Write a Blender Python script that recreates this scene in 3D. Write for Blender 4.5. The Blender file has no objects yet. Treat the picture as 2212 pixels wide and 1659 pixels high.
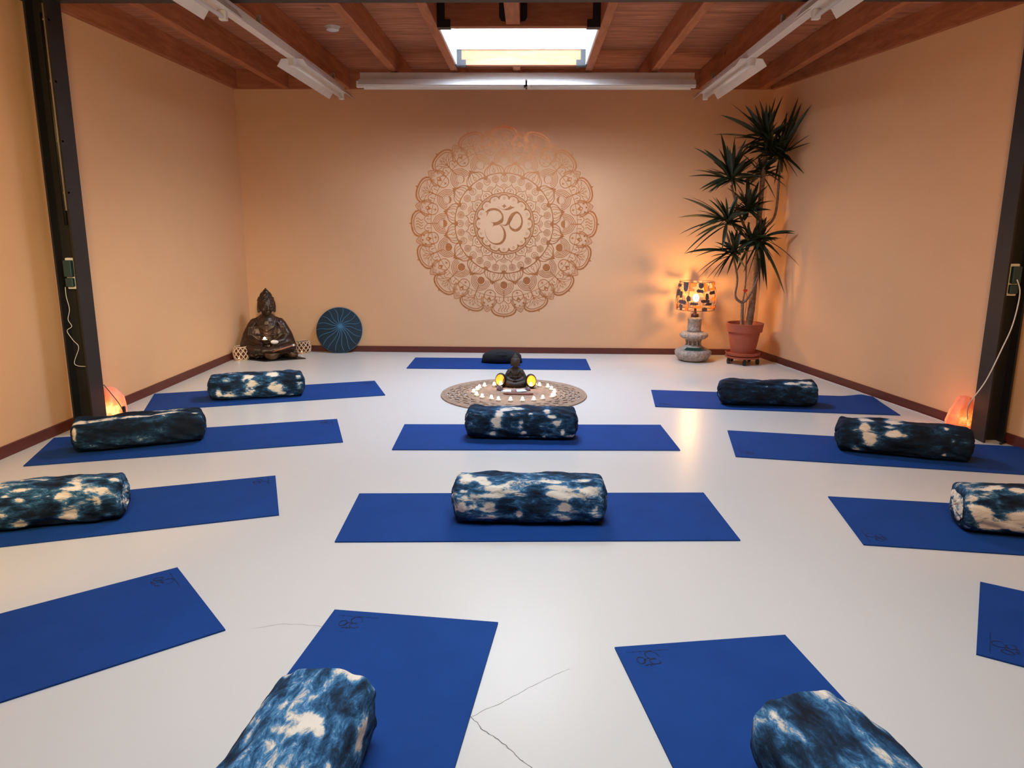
import bpy, bmesh, math, random
import numpy as np
from mathutils import Vector, Matrix
from mathutils import noise as mnoise
PI = math.pi
C = bpy.context.scene.collection
scn = bpy.context.scene

# ------------------------------------------------------------------ camera
F_PX, CX, CY, CAM_H = 1596.55, 1106.0, 829.5, 1.3687
CR = Vector((0.99966454, 0.02539179, 0.00510494))
CU = Vector((-0.01029526, 0.20871202, 0.97792295))
CW = Vector((-0.02376575, 0.97764746, -0.20890342))
cd = bpy.data.cameras.new('camera'); cam = bpy.data.objects.new('camera', cd); C.objects.link(cam)
cd.sensor_width = 36; cd.lens = F_PX * 36 / 2212; cd.clip_start = 0.05
m3 = Matrix((CR, CU, -CW)).transposed()
cam.matrix_world = Matrix.Translation((0, 0, CAM_H)) @ m3.to_4x4()
scn.camera = cam

def at(px, py, Y=None, z=None):
    d = CR * ((px - CX) / F_PX) - CU * ((py - CY) / F_PX) + CW
    t = Y / d.y if Y is not None else (z - CAM_H) / d.z
    return Vector((0, 0, CAM_H)) + d * t

# ------------------------------------------------------------------ world, lights, exposure
w = bpy.data.worlds.new('world'); scn.world = w; w.use_nodes = True
w.node_tree.nodes['Background'].inputs[0].default_value = (0.86, 0.93, 1, 1)
w.node_tree.nodes['Background'].inputs[1].default_value = 3.0
scn.view_settings.view_transform = 'Standard'; scn.view_settings.look = 'None'
scn.view_settings.gamma = 1; scn.view_settings.exposure = 0.0

def area(name, loc, rot, sx, sy, power, col, spread=180):
    l = bpy.data.lights.new(name, 'AREA'); l.shape = 'RECTANGLE'; l.size = sx; l.size_y = sy
    l.energy = power; l.color = col; l.spread = math.radians(spread)
    o = bpy.data.objects.new(name, l); o.location = loc; o.rotation_euler = rot; C.objects.link(o); return o
def point(name, loc, power, col, r=0.03):
    l = bpy.data.lights.new(name, 'POINT'); l.energy = power; l.color = col; l.shadow_soft_size = r
    o = bpy.data.objects.new(name, l); o.location = loc; C.objects.link(o); return o
area('daylight_skylight', (-0.1, 6.10, 3.22), (0, 0, 0), 1.06, 0.50, 66, (0.58, 0.85, 1.28), 160)
area('daylight_skylight', (-0.1, 6.27, 3.04), (0, 0, 0), 1.08, 1.14, 50, (0.78, 0.92, 1.04), 180)
area('rear_daylight_fill', (-0.1, 2.2, 3.03), (0, 0, 0), 2.0, 2.0, 43, (0.88, 1.0, 1.10), 130)  # fill for the near floor, through an added opening out of view
def aimed(name, loc, to, size, power, col, spread):
    o = area(name, loc, (0, 0, 0), size, size, power, col, spread)
    o.rotation_euler = (Vector(to) - Vector(loc)).to_track_quat('-Z', 'Y').to_euler()
aimed('warm_wall_fill', (-1.1, 1.5, 1.7), (-3.1, 3.7, 1.15), 0.4, 22, (1.0, 0.70, 0.26), 96)  # unseen warm light, aimed to brighten the left wall
aimed('warm_wall_fill', (1.3, 1.6, 1.7), (3.1, 4.3, 1.2), 0.4, 12, (1.0, 0.58, 0.18), 96)  # unseen warm light, aimed to brighten the right wall
aimed('warm_wall_fill', (-0.2, 1.2, 2.2), (-3.0, 6.9, 0.2), 0.3, 5.2, (1.0, 0.96, 0.74), 30)  # unseen narrow fill, added to lift the lower left corner

# ------------------------------------------------------------------ materials
def nmat(name):
    m = bpy.data.materials.new(name); m.use_nodes = True
    nt = m.node_tree; b = nt.nodes['Principled BSDF']; return m, nt, b
def N(nt, t, **k):
    n = nt.nodes.new(t)
    for a, v in k.items(): setattr(n, a, v)
    return n
def coords(nt, scale=(1, 1, 1), kind='Object'):
    tc = N(nt, 'ShaderNodeTexCoord'); mp = N(nt, 'ShaderNodeMapping'); mp.inputs['Scale'].default_value = scale
    nt.links.new(tc.outputs[kind], mp.inputs[0]); return mp.outputs[0]
def noise_n(nt, vec, scale, detail=4, rough=0.6, dist=0):
    n = N(nt, 'ShaderNodeTexNoise'); n.inputs['Scale'].default_value = scale; n.inputs['Detail'].default_value = detail
    n.inputs['Roughness'].default_value = rough; n.inputs['Distortion'].default_value = dist
    nt.links.new(vec, n.inputs['Vector']); return n.outputs[0]
def ramp(nt, fac, stops):
    r = N(nt, 'ShaderNodeValToRGB'); e = r.color_ramp.elements
    while len(e) < len(stops): e.new(0.5)
    for i, (p, c) in enumerate(stops): e[i].position = p; e[i].color = (*c, 1)
    nt.links.new(fac, r.inputs[0]); return r.outputs[0]
def bump(nt, b, h, strength=0.2, dist=0.002):
    n = N(nt, 'ShaderNodeBump'); n.inputs['Strength'].default_value = strength; n.inputs['Distance'].default_value = dist
    nt.links.new(h, n.inputs['Height']); nt.links.new(n.outputs[0], b.inputs['Normal'])
def simple(name, col, rough=0.6, metal=0, var=0.12, scale=20, bs=0.0, bd=0.002, bscale=None, spec=None, stretch=(1, 1, 1)):
    m, nt, b = nmat(name)
    v = coords(nt, stretch); n = noise_n(nt, v, scale)
    lo = tuple(c * (1 - var) for c in col); hi = tuple(min(1, c * (1 + var)) for c in col)
    nt.links.new(ramp(nt, n, [(0.3, lo), (0.7, hi)]), b.inputs['Base Color'])
    b.inputs['Roughness'].default_value = rough; b.inputs['Metallic'].default_value = metal
    if spec is not None: b.inputs['Specular IOR Level'].default_value = spec
    if bs: bump(nt, b, noise_n(nt, v, bscale or scale * 3, 3), bs, bd)
    return m
def emis(name, col, strength, base=None):
    m, nt, b = nmat(name); b.inputs['Base Color'].default_value = (*(base or col), 1)
    b.inputs['Emission Color'].default_value = (*col, 1); b.inputs['Emission Strength'].default_value = strength; return m

M = {}
M['wall'] = simple('wall_paint', (0.72, 0.415, 0.225), 0.75, var=0.015, scale=2.5, bs=0.25, bd=0.0015, bscale=120, spec=0.25)
# floor: glossy pale grey coating
m, nt, b = nmat('floor_coating'); v = coords(nt)
nt.links.new(ramp(nt, noise_n(nt, v, 1.3, 5), [(0.3, (0.65, 0.605, 0.55)), (0.7, (0.665, 0.62, 0.563))]), b.inputs['Base Color'])
nt.links.new(ramp(nt, noise_n(nt, v, 3, 3), [(0.3, (0.28,) * 3), (0.7, (0.30,) * 3)]), b.inputs['Roughness'])
b.inputs['Specular IOR Level'].default_value = 0.22
bump(nt, b, noise_n(nt, v, 55, 2), 0.10, 0.0015); M['floor'] = m

def wood(name, dark, mid, light, stretch, scale=4, rough=0.65, streak=None):
    m, nt, b = nmat(name); v = coords(nt, stretch)
    n = noise_n(nt, v, scale, 6, 0.65, 0.6)
    st = [(0.28, dark), (0.5, mid), (0.68, light)]
    if streak: st.append((0.80, streak))
    c = ramp(nt, n, st)
    v2 = coords(nt, (1, 1, 1)); kn = N(nt, 'ShaderNodeTexVoronoi'); kn.inputs['Scale'].default_value = 2.3
    nt.links.new(v2, kn.inputs['Vector'])
    k = ramp(nt, kn.outputs['Distance'], [(0.03, (0.25, 0.2, 0.18)), (0.07, (1, 1, 1))])
    mx = N(nt, 'ShaderNodeMix', data_type='RGBA', blend_type='MULTIPLY'); mx.inputs[0].default_value = 0.7
    nt.links.new(c, mx.inputs[6]); nt.links.new(k, mx.inputs[7]); nt.links.new(mx.outputs[2], b.inputs['Base Color'])
    b.inputs['Roughness'].default_value = rough; b.inputs['Specular IOR Level'].default_value = 0.3
    bump(nt, b, n, 0.2, 0.002); return m
M['joist'] = wood('joist_wood', (0.28, 0.085, 0.032), (0.38, 0.125, 0.050), (0.47, 0.17, 0.07), (5, 0.7, 5))
M['cross'] = wood('header_wood', (0.29, 0.09, 0.036), (0.38, 0.13, 0.055), (0.46, 0.17, 0.07), (0.7, 5, 5))
M['deck'] = wood('ceiling_board', (0.22, 0.075, 0.036), (0.40, 0.15, 0.075), (0.55, 0.24, 0.13), (0.8, 9, 1), 3, 0.7, (0.78, 0.44, 0.30))
M['base'] = simple('baseboard_paint', (0.105, 0.019, 0.012), 0.5, var=0.15, scale=9, stretch=(1, 1, 4))
M['steel'] = simple('dark_steel_paint', (0.011, 0.0095, 0.010), 0.55, var=0.2, scale=6, bs=0.1)
M['white_metal'] = simple('white_enamel', (0.72, 0.67, 0.61), 0.4, var=0.05, scale=8)
M['white_pl'] = simple('white_plastic', (0.72, 0.70, 0.66), 0.4, var=0.04)
M['tube'] = simple('unlit_tube', (0.80, 0.79, 0.76), 0.25, var=0.02)
M['black_metal'] = simple('black_bracket', (0.02, 0.018, 0.018), 0.5, metal=0.3)
M['black_pl'] = simple('black_plastic', (0.012, 0.012, 0.013), 0.4)
M['grey_pl'] = simple('grey_conduit', (0.28, 0.24, 0.21), 0.5)
M['teal_pl'] = simple('teal_plastic', (0.016, 0.045, 0.05), 0.4)
M['frame_white'] = simple('white_window_frame', (0.85, 0.86, 0.87), 0.35, var=0.02)
M['mat'] = simple('blue_foam', (0.008, 0.049, 0.215), 0.8, var=0.10, scale=3, bs=0.35, bd=0.001, bscale=420, spec=0.15)
M['mat_ink'] = simple('navy_print', (0.002, 0.004, 0.022), 0.8)
M['copper'] = simple('copper_paint', (0.62, 0.26, 0.10), 0.36, metal=0.75, var=0.08, scale=30)
M['bronze'] = simple('bronze_patina', (0.050, 0.027, 0.016), 0.38, metal=0.45, var=0.5, scale=14, bs=0.35, bd=0.004, bscale=60)
M['bronze2'] = simple('brown_bronze', (0.040, 0.024, 0.016), 0.7, metal=0.0, var=0.4, scale=60, bs=0.3, bd=0.002, bscale=150)
M['bowl'] = simple('bowl_bronze', (0.09, 0.05, 0.025), 0.4, metal=0.6, var=0.3)
M['slate'] = simple('black_slate', (0.008, 0.007, 0.007), 0.45)
M['lantern'] = simple('woven_wood', (0.62, 0.42, 0.27), 0.6, var=0.12)
M['lantern_in'] = simple('lantern_inside', (0.10, 0.03, 0.012), 0.4)
M['drum'] = simple('navy_felt', (0.006, 0.022, 0.040), 0.8, var=0.3, scale=12, bs=0.2)
M['drum_line'] = simple('light_blue_line', (0.045, 0.17, 0.30), 0.6)
M['terra'] = simple('terracotta', (0.36, 0.085, 0.045), 0.65, var=0.08, scale=8, bs=0.1)
M['soil'] = simple('soil', (0.02, 0.012, 0.008), 0.9, var=0.5, scale=60, bs=0.8, bd=0.006)
M['bark'] = simple('plant_bark', (0.22, 0.13, 0.085), 0.8, var=0.45, scale=30, bs=0.6, bd=0.004, stretch=(1, 1, 2.5))
M['leaf'] = simple('leaf_green', (0.018, 0.030, 0.010), 0.5, var=0.35, scale=5)
M['jute'] = simple('jute_rope', (0.37, 0.235, 0.155), 0.85, var=0.25, scale=40, bs=0.5, bd=0.002, bscale=200)
M['black_fab'] = simple('black_fabric', (0.008, 0.007, 0.009), 0.85, var=0.2, scale=200, bs=0.3)
M['ceramic'] = simple('speckled_ceramic', (0.40, 0.33, 0.28), 0.6, var=0.45, scale=45, bs=0.9, bd=0.006, bscale=60)
M['glaze'] = simple('green_glaze', (0.012, 0.055, 0.04), 0.2)
M['rust'] = simple('dark_brass', (0.10, 0.045, 0.03), 0.45, metal=0.5)
M['wax'] = emis('candle_wax', (1.0, 0.80, 0.52), 2.2, (0.85, 0.8, 0.7))
M['flame'] = emis('flame', (1.0, 0.82, 0.55), 14)
M['card'] = simple('white_card', (0.70, 0.76, 0.86), 0.5, var=0.05)
M['card_ink'] = simple('dark_card_edge', (0.10, 0.12, 0.16), 0.6)
M['amethyst'] = simple('amethyst', (0.13, 0.085, 0.11), 0.3, var=0.8, scale=90, bs=0.9, bd=0.006, bscale=90)
M['quartz'] = simple('rose_quartz', (0.50, 0.36, 0.36), 0.25, var=0.15)
M['stick'] = simple('reddish_wood', (0.20, 0.065, 0.045), 0.5, var=0.2)
M['stick2'] = simple('mallet_wood', (0.34, 0.12, 0.06), 0.5, var=0.15)
M['caulk'] = simple('white_caulk', (0.62, 0.55, 0.52), 0.6)
M['crack'] = simple('crack_line', (0.19, 0.18, 0.165), 0.9)
M['red'] = simple('red_plastic', (0.55, 0.03, 0.02), 0.4)
M['gold'] = emis('gold_candle_glow', (1.0, 0.32, 0.03), 0.5, (0.9, 0.5, 0.1))  # emission stands in for candlelight falling on the gold lining

# glass pane
m, nt, b = nmat('skylight_glass'); nt.nodes.remove(b)
tr = N(nt, 'ShaderNodeBsdfTransparent'); gl = N(nt, 'ShaderNodeBsdfGlossy'); gl.inputs['Roughness'].default_value = 0.02
mx = N(nt, 'ShaderNodeMixShader'); mx.inputs[0].default_value = 0.05
nt.links.new(tr.outputs[0], mx.inputs[1]); nt.links.new(gl.outputs[0], mx.inputs[2])
nt.links.new(mx.outputs[0], nt.nodes['Material Output'].inputs[0]); M['glass'] = m
# salt crystal, lit by the bulb inside
def salt_mat(name, center, tint):
    m, nt, b = nmat(name)
    tc = N(nt, 'ShaderNodeTexCoord'); vm = N(nt, 'ShaderNodeVectorMath', operation='DISTANCE')
    vm.inputs[1].default_value = center; nt.links.new(tc.outputs['Object'], vm.inputs[0])
    n = noise_n(nt, tc.outputs['Object'], 26, 3)
    ma = N(nt, 'ShaderNodeMath', operation='MULTIPLY_ADD'); nt.links.new(n, ma.inputs[0]); ma.inputs[1].default_value = 0.09
    nt.links.new(vm.outputs['Value'], ma.inputs[2])
    c = ramp(nt, ma.outputs[0], [(0.085, (1, 0.62, 0.20)), (0.115, (1, 0.30, 0.04)), (0.15, (0.95, 0.11, 0.02)), (0.21, tint)])
    s = ramp(nt, ma.outputs[0], [(0.085, (1, 1, 1)), (0.12, (0.45,) * 3), (0.17, (0.26,) * 3), (0.24, (0.18,) * 3)])
    k = N(nt, 'ShaderNodeMath', operation='MULTIPLY'); nt.links.new(s, k.inputs[0]); k.inputs[1].default_value = 1.7
    b.inputs['Base Color'].default_value = (0.75, 0.28, 0.18, 1); b.inputs['Roughness'].default_value = 0.4
    nt.links.new(c, b.inputs['Emission Color']); nt.links.new(k.outputs[0], b.inputs['Emission Strength'])
    bump(nt, b, n, 0.4, 0.004); return m
M['saltR'] = salt_mat('salt_crystal', (0.015, 0, 0.09), (0.95, 0.10, 0.03))
M['saltL'] = salt_mat('pink_salt_crystal', (0.0, -0.03, 0.085), (0.85, 0.16, 0.10))
# tie dye cloth: 'dye' holds where the cloth was tied, noise frays it
def dye_mat(seed, k=0.55, bright=1.0):
    m, nt, b = nmat('tie_dye_cloth')
    at_ = N(nt, 'ShaderNodeAttribute', attribute_name='dye')
    tc = N(nt, 'ShaderNodeTexCoord'); mp = N(nt, 'ShaderNodeMapping')
    mp.inputs['Location'].default_value = (seed * 3.1, seed * 1.7, seed * 0.9); mp.inputs['Scale'].default_value = (1, 2.3, 2.3)
    nt.links.new(tc.outputs['Object'], mp.inputs[0])
    n1 = noise_n(nt, mp.outputs[0], 17, 8, 0.75, 0.6); n2 = noise_n(nt, mp.outputs[0], 5.5, 3, 0.55, 0.5)
    a = N(nt, 'ShaderNodeMath', operation='MULTIPLY_ADD'); nt.links.new(n1, a.inputs[0]); a.inputs[1].default_value = k * 2
    sb_ = N(nt, 'ShaderNodeMath', operation='SUBTRACT'); nt.links.new(at_.outputs['Fac'], sb_.inputs[0]); sb_.inputs[1].default_value = k - 0.275 + 0.225
    nt.links.new(sb_.outputs[0], a.inputs[2])
    a2 = N(nt, 'ShaderNodeMath', operation='MULTIPLY_ADD'); nt.links.new(n2, a2.inputs[0]); a2.inputs[1].default_value = 0.95
    nt.links.new(a.outputs[0], a2.inputs[2])
    s = bright
    col = ramp(nt, a2.outputs[0], [(0.36, (0.0035, 0.007, 0.015)), (0.52, (0.006 * s, 0.021 * s, 0.045 * s)), (0.62, (0.014 * s, 0.055 * s, 0.115 * s)),
                                  (0.72, (0.05 * s, 0.14 * s, 0.24 * s)), (0.78, (0.50, 0.45, 0.38)), (0.86, (0.76, 0.66, 0.54))])
    nt.links.new(col, b.inputs['Base Color']); b.inputs['Roughness'].default_value = 0.8
    b.inputs['Specular IOR Level'].default_value = 0.2
    mp2 = N(nt, 'ShaderNodeMapping'); mp2.inputs['Scale'].default_value = (1, 2.2, 2.2); nt.links.new(tc.outputs['Object'], mp2.inputs[0])
    bump(nt, b, noise_n(nt, mp2.outputs[0], 16, 5, 0.6, 1.0), 0.6, 0.008); return m

# ------------------------------------------------------------------ mesh helpers
def cr_spline(pts, n=6, closed=False):
    P = [np.array(p, float) for p in pts]; out = []
    L = len(P); rng = L if closed else L - 1
    for i in range(rng):
        if closed: a, b_, c, d = P[i - 1], P[i], P[(i + 1) % L], P[(i + 2) % L]
        else: a, b_, c, d = P[max(i - 1, 0)], P[i], P[i + 1], P[min(i + 2, L - 1)]
        for k in range(n):
            t = k / n
            out.append(0.5 * ((2 * b_) + (c - a) * t + (2 * a - 5 * b_ + 4 * c - d) * t * t + (3 * b_ - a - 3 * c + d) * t ** 3))
    if not closed: out.append(P[-1])
    return out
class MB:
    def __init__(s): s.v = []; s.f = []
    def add(s, vs, fs):
        o = len(s.v); s.v += [tuple(map(float, v)) for v in vs]; s.f += [tuple(i + o for i in f) for f in fs]; return s
    def box(s, x0, x1, y0, y1, z0, z1, M4=None):
        vs = [Vector((x, y, z)) for z in (z0, z1) for y in (y0, y1) for x in (x0, x1)]
        if M4 is not None: vs = [M4 @ v for v in vs]
        return s.add(vs, [(0, 2, 3, 1), (4, 5, 7, 6), (0, 1, 5, 4), (2, 6, 7, 3), (0, 4, 6, 2), (1, 3, 7, 5)])
    def prism(s, pts, z0, z1):
        n = len(pts); vs = [(x, y, z0) for x, y in pts] + [(x, y, z1) for x, y in pts]
        return s.add(vs, [tuple(range(n - 1, -1, -1)), tuple(range(n, 2 * n))] + [(i, (i + 1) % n, n + (i + 1) % n, n + i) for i in range(n)])
    def tube(s, pts, r, seg=8, closed=False, cap=True):
        P = [Vector(p) for p in pts]; n = len(P); rr = r if isinstance(r, (list, tuple)) else [r] * n
        vs = []; up = None
        for i in range(n):
            if closed: t = (P[(i + 1) % n] - P[i - 1])
            else: t = P[min(i + 1, n - 1)] - P[max(i - 1, 0)]
            t = t.normalized() if t.length > 1e-9 else Vector((0, 0, 1))
            if up is None: up = Vector((0, 0, 1)) if abs(t.z) < 0.9 else Vector((1, 0, 0))
            a = t.cross(up).normalized(); b_ = a.cross(t).normalized(); up = b_
            for k in range(seg):
                an = 2 * PI * k / seg; vs.append(P[i] + (a * math.cos(an) + b_ * math.sin(an)) * rr[i])
        fs = []
        for i in range(n if closed else n - 1):
            j = (i + 1) % n
            for k in range(seg): fs.append((i * seg + k, i * seg + (k + 1) % seg, j * seg + (k + 1) % seg, j * seg + k))
        if cap and not closed: fs += [tuple(range(seg - 1, -1, -1)), tuple((n - 1) * seg + k for k in range(seg))]
        return s.add(vs, fs)
    def lathe(s, prof, seg=32, c=(0, 0, 0), arc=None):
        vs = []; fs = []; n = len(prof)
        for r, z in prof:
            for k in range(seg):
                a = 2 * PI * k / seg; vs.append((c[0] + r * math.cos(a), c[1] + r * math.sin(a), c[2] + z))
        for i in range(n - 1):
            for k in range(seg): fs.append((i * seg + k, i * seg + (k + 1) % seg, (i + 1) * seg + (k + 1) % seg, (i + 1) * seg + k))
        if prof[0][0] > 1e-4: fs.append(tuple(range(seg - 1, -1, -1)))
        if prof[-1][0] > 1e-4: fs.append(tuple((n - 1) * seg + k for k in range(seg)))
        return s.add(vs, fs)
    def ball(s, c, r, seg=16, rings=10, M4=None):
        rx, ry, rz = r if isinstance(r, (tuple, list)) else (r, r, r); vs = []; fs = []
        for i in range(rings + 1):
            th = PI * i / rings
            for k in range(seg):
                a = 2 * PI * k / seg
                p = Vector((rx * math.sin(th) * math.cos(a), ry * math.sin(th) * math.sin(a), rz * math.cos(th)))
                if M4 is not None: p = M4 @ p
                vs.append(Vector(c) + p)
        for i in range(rings):
            for k in range(seg): fs.append((i * seg + k, (i + 1) * seg + k, (i + 1) * seg + (k + 1) % seg, i * seg + (k + 1) % seg))
        return s.add(vs, fs)
    def build(s, name, mat, parent=None, smooth=False, loc=None, rotz=0):
        me = bpy.data.meshes.new(name); me.from_pydata(s.v, [], s.f)
        bm = bmesh.new(); bm.from_mesh(me); bmesh.ops.remove_doubles(bm, verts=bm.verts, dist=1e-6)
        bmesh.ops.dissolve_degenerate(bm, edges=bm.edges, dist=1e-7)
        bmesh.ops.recalc_face_normals(bm, faces=bm.faces); bm.to_mesh(me); bm.free()
        if mat: me.materials.append(mat)
        if smooth:
            me.polygons.foreach_set('use_smooth', [True] * len(me.polygons))
            if smooth == 'auto': me.set_sharp_from_angle(angle=math.radians(38))
        o = bpy.data.objects.new(name, me); C.objects.link(o)
        if parent: o.parent = parent
        if loc: o.location = loc
        o.rotation_euler = (0, 0, rotz); return o
def tag(o, label=None, cat=None, group=None, kind=None):
    if label: o['label'] = label
    if cat: o['category'] = cat
    if group: o['group'] = group
    if kind: o['kind'] = kind
    return o
def thing(name, label, cat, loc=(0, 0, 0), rotz=0, group=None):
    o = bpy.data.objects.new(name, None); C.objects.link(o); o.location = loc; o.rotation_euler = (0, 0, rotz)
    o.empty_display_size = 0.05
    return tag(o, label, cat, group)
def bevel(o, w, seg=2, ang=35):
    md = o.modifiers.new('bevel', 'BEVEL'); md.width = w; md.segments = seg; md.limit_method = 'ANGLE'; md.angle_limit = math.radians(ang); return o
def copy_tree(o, parent=None):
    c = o.copy(); C.objects.link(c)
    if parent: c.parent = parent
    for ch in list(o.children): copy_tree(ch, c)
    return c

# ------------------------------------------------------------------ the room
YB, ZJ, ZC = 8.05, 2.741, 2.93
def xl(y): return -3.092 - 0.013 * (YB - y)
def xr(y): return 2.462 + 0.199 * (YB - y)
YF = -2.0
tag(MB().box(-3.6, 5.0, YF - .1, YB + .2, -0.1, 0).build('floor', M['floor']), kind='structure')
fl = bpy.data.objects['floor']
def sprism(name, pts, z0, z1, mat): return tag(MB().prism(pts, z0, z1).build(name, mat), kind='structure')
sprism('wall_back', [(-3.4, YB), (2.9, YB), (2.9, YB + .12), (-3.4, YB + .12)], 0, 3.2, M['wall'])
sprism('wall_left', [(xl(YB), YB), (xl(YB) - .12, YB), (xl(YF) - .12, YF), (xl(YF), YF)], 0, 3.2, M['wall'])
sprism('wall_right', [(xr(YB), YB), (xr(YF), YF), (xr(YF) + .12, YF), (xr(YB) + .12, YB)], 0, 3.2, M['wall'])
sprism('wall_front', [(xl(YF), YF), (xl(YF), YF - .1), (xr(YF), YF - .1), (xr(YF), YF)], 0, 3.2, M['wall'])
# ceiling deck with the skylight opening
SX0, SX1, SY0, SY1 = -0.677, 0.470, 5.665, 6.882
cb = MB()
RX0, RX1, RY0, RY1 = -1.2, 1.0, 1.2, 3.4       # unseen opening over the near half, added for the rear fill light
cb.box(-3.6, RX0, YF - .1, YB + .1, ZC, ZC + .05).box(RX1, 5.0, YF - .1, YB + .1, ZC, ZC + .05)
cb.box(RX0, RX1, YF - .1, RY0, ZC, ZC + .05).box(RX0, RX1, RY1, SY0, ZC, ZC + .05)
cb.box(RX0, SX0, SY0, SY1, ZC, ZC + .05).box(SX1, RX1, SY0, SY1, ZC, ZC + .05).box(RX0, RX1, SY1, YB + .1, ZC, ZC + .05)
tag(cb.build('ceiling', M['deck']), kind='structure')
HB = 0.068
def baseb(name, f, inner, y0, y1):
    return sprism(name, [(f(y0), y0), (f(y1), y1), (f(y1) + inner, y1), (f(y0) + inner, y0)], 0, HB, M['base'])
baseb('baseboard_left', xl, 0.018, YB, YF); baseb('baseboard_right', xr, -0.018, YB, YF)
sprism('baseboard_back', [(xl(YB) + .018, YB - .016), (xr(YB) - .018, YB - .016), (xr(YB) - .018, YB), (xl(YB) + .018, YB)], 0, HB - .004, M['base'])
# thin ledger boards along the walls under the deck
sprism('trim_1', [(xl(YB) + .05, YB - .045), (xr(YB) - .05, YB - .045), (xr(YB) - .05, YB), (xl(YB) + .05, YB)], ZJ, ZC, M['cross'])
# floor crack, a line in the coating
ck = MB()
def strip(mb, pts, z, wd):
    pts = [Vector((p[0], p[1], 0)) for p in pts]; vs = []
    for i, p in enumerate(pts):
        t = (pts[min(i + 1, len(pts) - 1)] - pts[max(i - 1, 0)]).normalized(); n = Vector((-t.y, t.x, 0))
        ww = wd * (0.6 + 0.8 * random.random()) / 2
        vs += [p + n * ww + Vector((0, 0, z)), p - n * ww + Vector((0, 0, z))]
    mb.add(vs, [(2 * i, 2 * i + 1, 2 * i + 3, 2 * i + 2) for i in range(len(pts) - 1)])
random.seed(4)
def jag(pts, n, a):
    out = []
    for i in range(len(pts) - 1):
        for k in range(n):
            t = k / n; out.append((pts[i][0] * (1 - t) + pts[i + 1][0] * t + random.uniform(-a, a), pts[i][1] * (1 - t) + pts[i + 1][1] * t + random.uniform(-a, a)))
    out.append(pts[-1]); return out
strip(ck, jag([(-.156, 1.86), (-.117, 1.80), (-.071, 1.762), (-.019, 1.697), (.017, 1.661), (.05, 1.60)], 7, .0025), .0006, .0022)
strip(ck, jag([(-.156, 1.86), (-.05, 1.944), (.04, 2.03), (.135, 2.102)], 8, .003), .0006, .0008)
strip(ck, jag([(-.95, 2.30), (-.85, 2.34), (-.72, 2.33), (-.62, 2.21)], 6, .004), .0006, .0007)
ck.build('crack', M['crack'], fl)

# ------------------------------------------------------------------ timber ceiling
def joist(x0, x1, y0, y1, label, name='ceiling_joist', group='wooden ceiling joists'):
    o = MB().box(x0, x1, y0, y1, ZJ, ZC).build(name, M['joist']); bevel(o, .003, 1)
    return tag(o, label, 'joist', group)
YJ0, YJ1 = 4.89, YB - .045
for x0, x1, lb in [(-2.577, -2.507, 'wooden ceiling joist nearest the left wall'),
                   (-1.945, -1.873, 'wooden ceiling joist directly above the left strip light fixtures'),
                   (-1.305, -1.232, 'wooden ceiling joist just right of the smoke detector'),
                   (-0.745, SX0, 'wooden joist forming the left side of the skylight'),
                   (SX1, 0.535, 'wooden joist forming the right side of the skylight'),
                   (1.065, 1.132, 'wooden ceiling joist between the skylight and the right strip lights'),
                   (1.690, 1.762, 'wooden ceiling joist directly above the right strip light fixtures'),
                   (2.295, 2.365, 'wooden ceiling joist nearest the right wall')]:
    joist(x0, x1, YJ0, YJ1, lb)
    j2 = joist(x0, x1, YF, 4.70, lb) if False else None
o = MB().prism([(xl(YB) + .003, YB), (xl(YJ0) + .003, YJ0), (xl(YJ0) + .05, YJ0), (xl(YB) + .05, YB)], ZJ, ZC).build('wall_joist', M['joist'])
tag(o, 'wooden board running along the top of the left wall', 'joist')
o = MB().prism([(xr(YB) - .003, YB), (xr(YJ0) - .003, YJ0), (xr(YJ0) - .045, YJ0), (xr(YB) - .045, YB)], ZJ, ZC).build('wall_joist', M['joist'])
tag(o, 'wooden board running along the top of the right wall', 'joist')
# skylight trimmers
hd = thing('header_beam', 'wooden header beam across the near side of the skylight, with black brackets', 'beam', (0, 0, 0))
bevel(MB().box(SX0, SX1, SY0 - .065, SY0, ZJ, ZC).build('timber', M['cross'], hd), .003, 1)
def hanger(x, y, side, parent, big=False):
    b_ = MB(); wv = .055 * side
    b_.box(min(x, x + wv), max(x, x + wv), y - .004, y, ZJ + .0, ZC - .01)
    b_.box(min(x, x + wv * 1.7), max(x, x + wv * 1.7), y - .0045, y, ZJ - .004, ZJ + .045)
    b_.box(min(x, x + wv * 1.7), max(x, x + wv * 1.7), y - .0045, y + .07, ZJ - .006, ZJ - .001)
    b_.build('bracket', M['black_metal'], parent)
hanger(SX0, SY0 - .066, 1, hd); hanger(SX1, SY0 - .066, -1, hd)
for sx in (-.195, -.088):
    b_ = MB(); s_ = -1 if sx < -.14 else 1
    pts = [(sx, ZJ + .03), (sx + s_ * .03, ZJ + .035), (sx + s_ * .045, ZJ + .06), (sx + s_ * .045, ZC - .03), (sx + s_ * .035, ZC - .01), (sx, ZC - .01)]
    n = len(pts); y0, y1 = SY0 - .070, SY0 - .066
    b_.add([(x, y0, z) for x, z in pts] + [(x, y1, z) for x, z in pts], [tuple(range(n)), tuple(range(2 * n - 1, n - 1, -1))] + [(i, n + i, n + (i + 1) % n, (i + 1) % n) for i in range(n)])
    b_.build('bracket', M['black_metal'], hd)
hd2 = thing('header_beam', 'wooden header beam across the far side of the skylight', 'beam', (0, 0, 0))
bevel(MB().box(SX0, SX1, SY1, SY1 + .065, ZJ, ZC).build('timber', M['cross'], hd2), .003, 1)
hanger(SX1, SY1 + .004 - .004, -1, hd2); hanger(SX0, SY1, 1, hd2)
o = MB().box(-.190, -.093, YJ0, SY0 - .067, ZJ + .012, ZC).build('stub_joist', M['joist']); tag(o, 'short stub joist meeting the near header beam of the skylight', 'joist')
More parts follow.
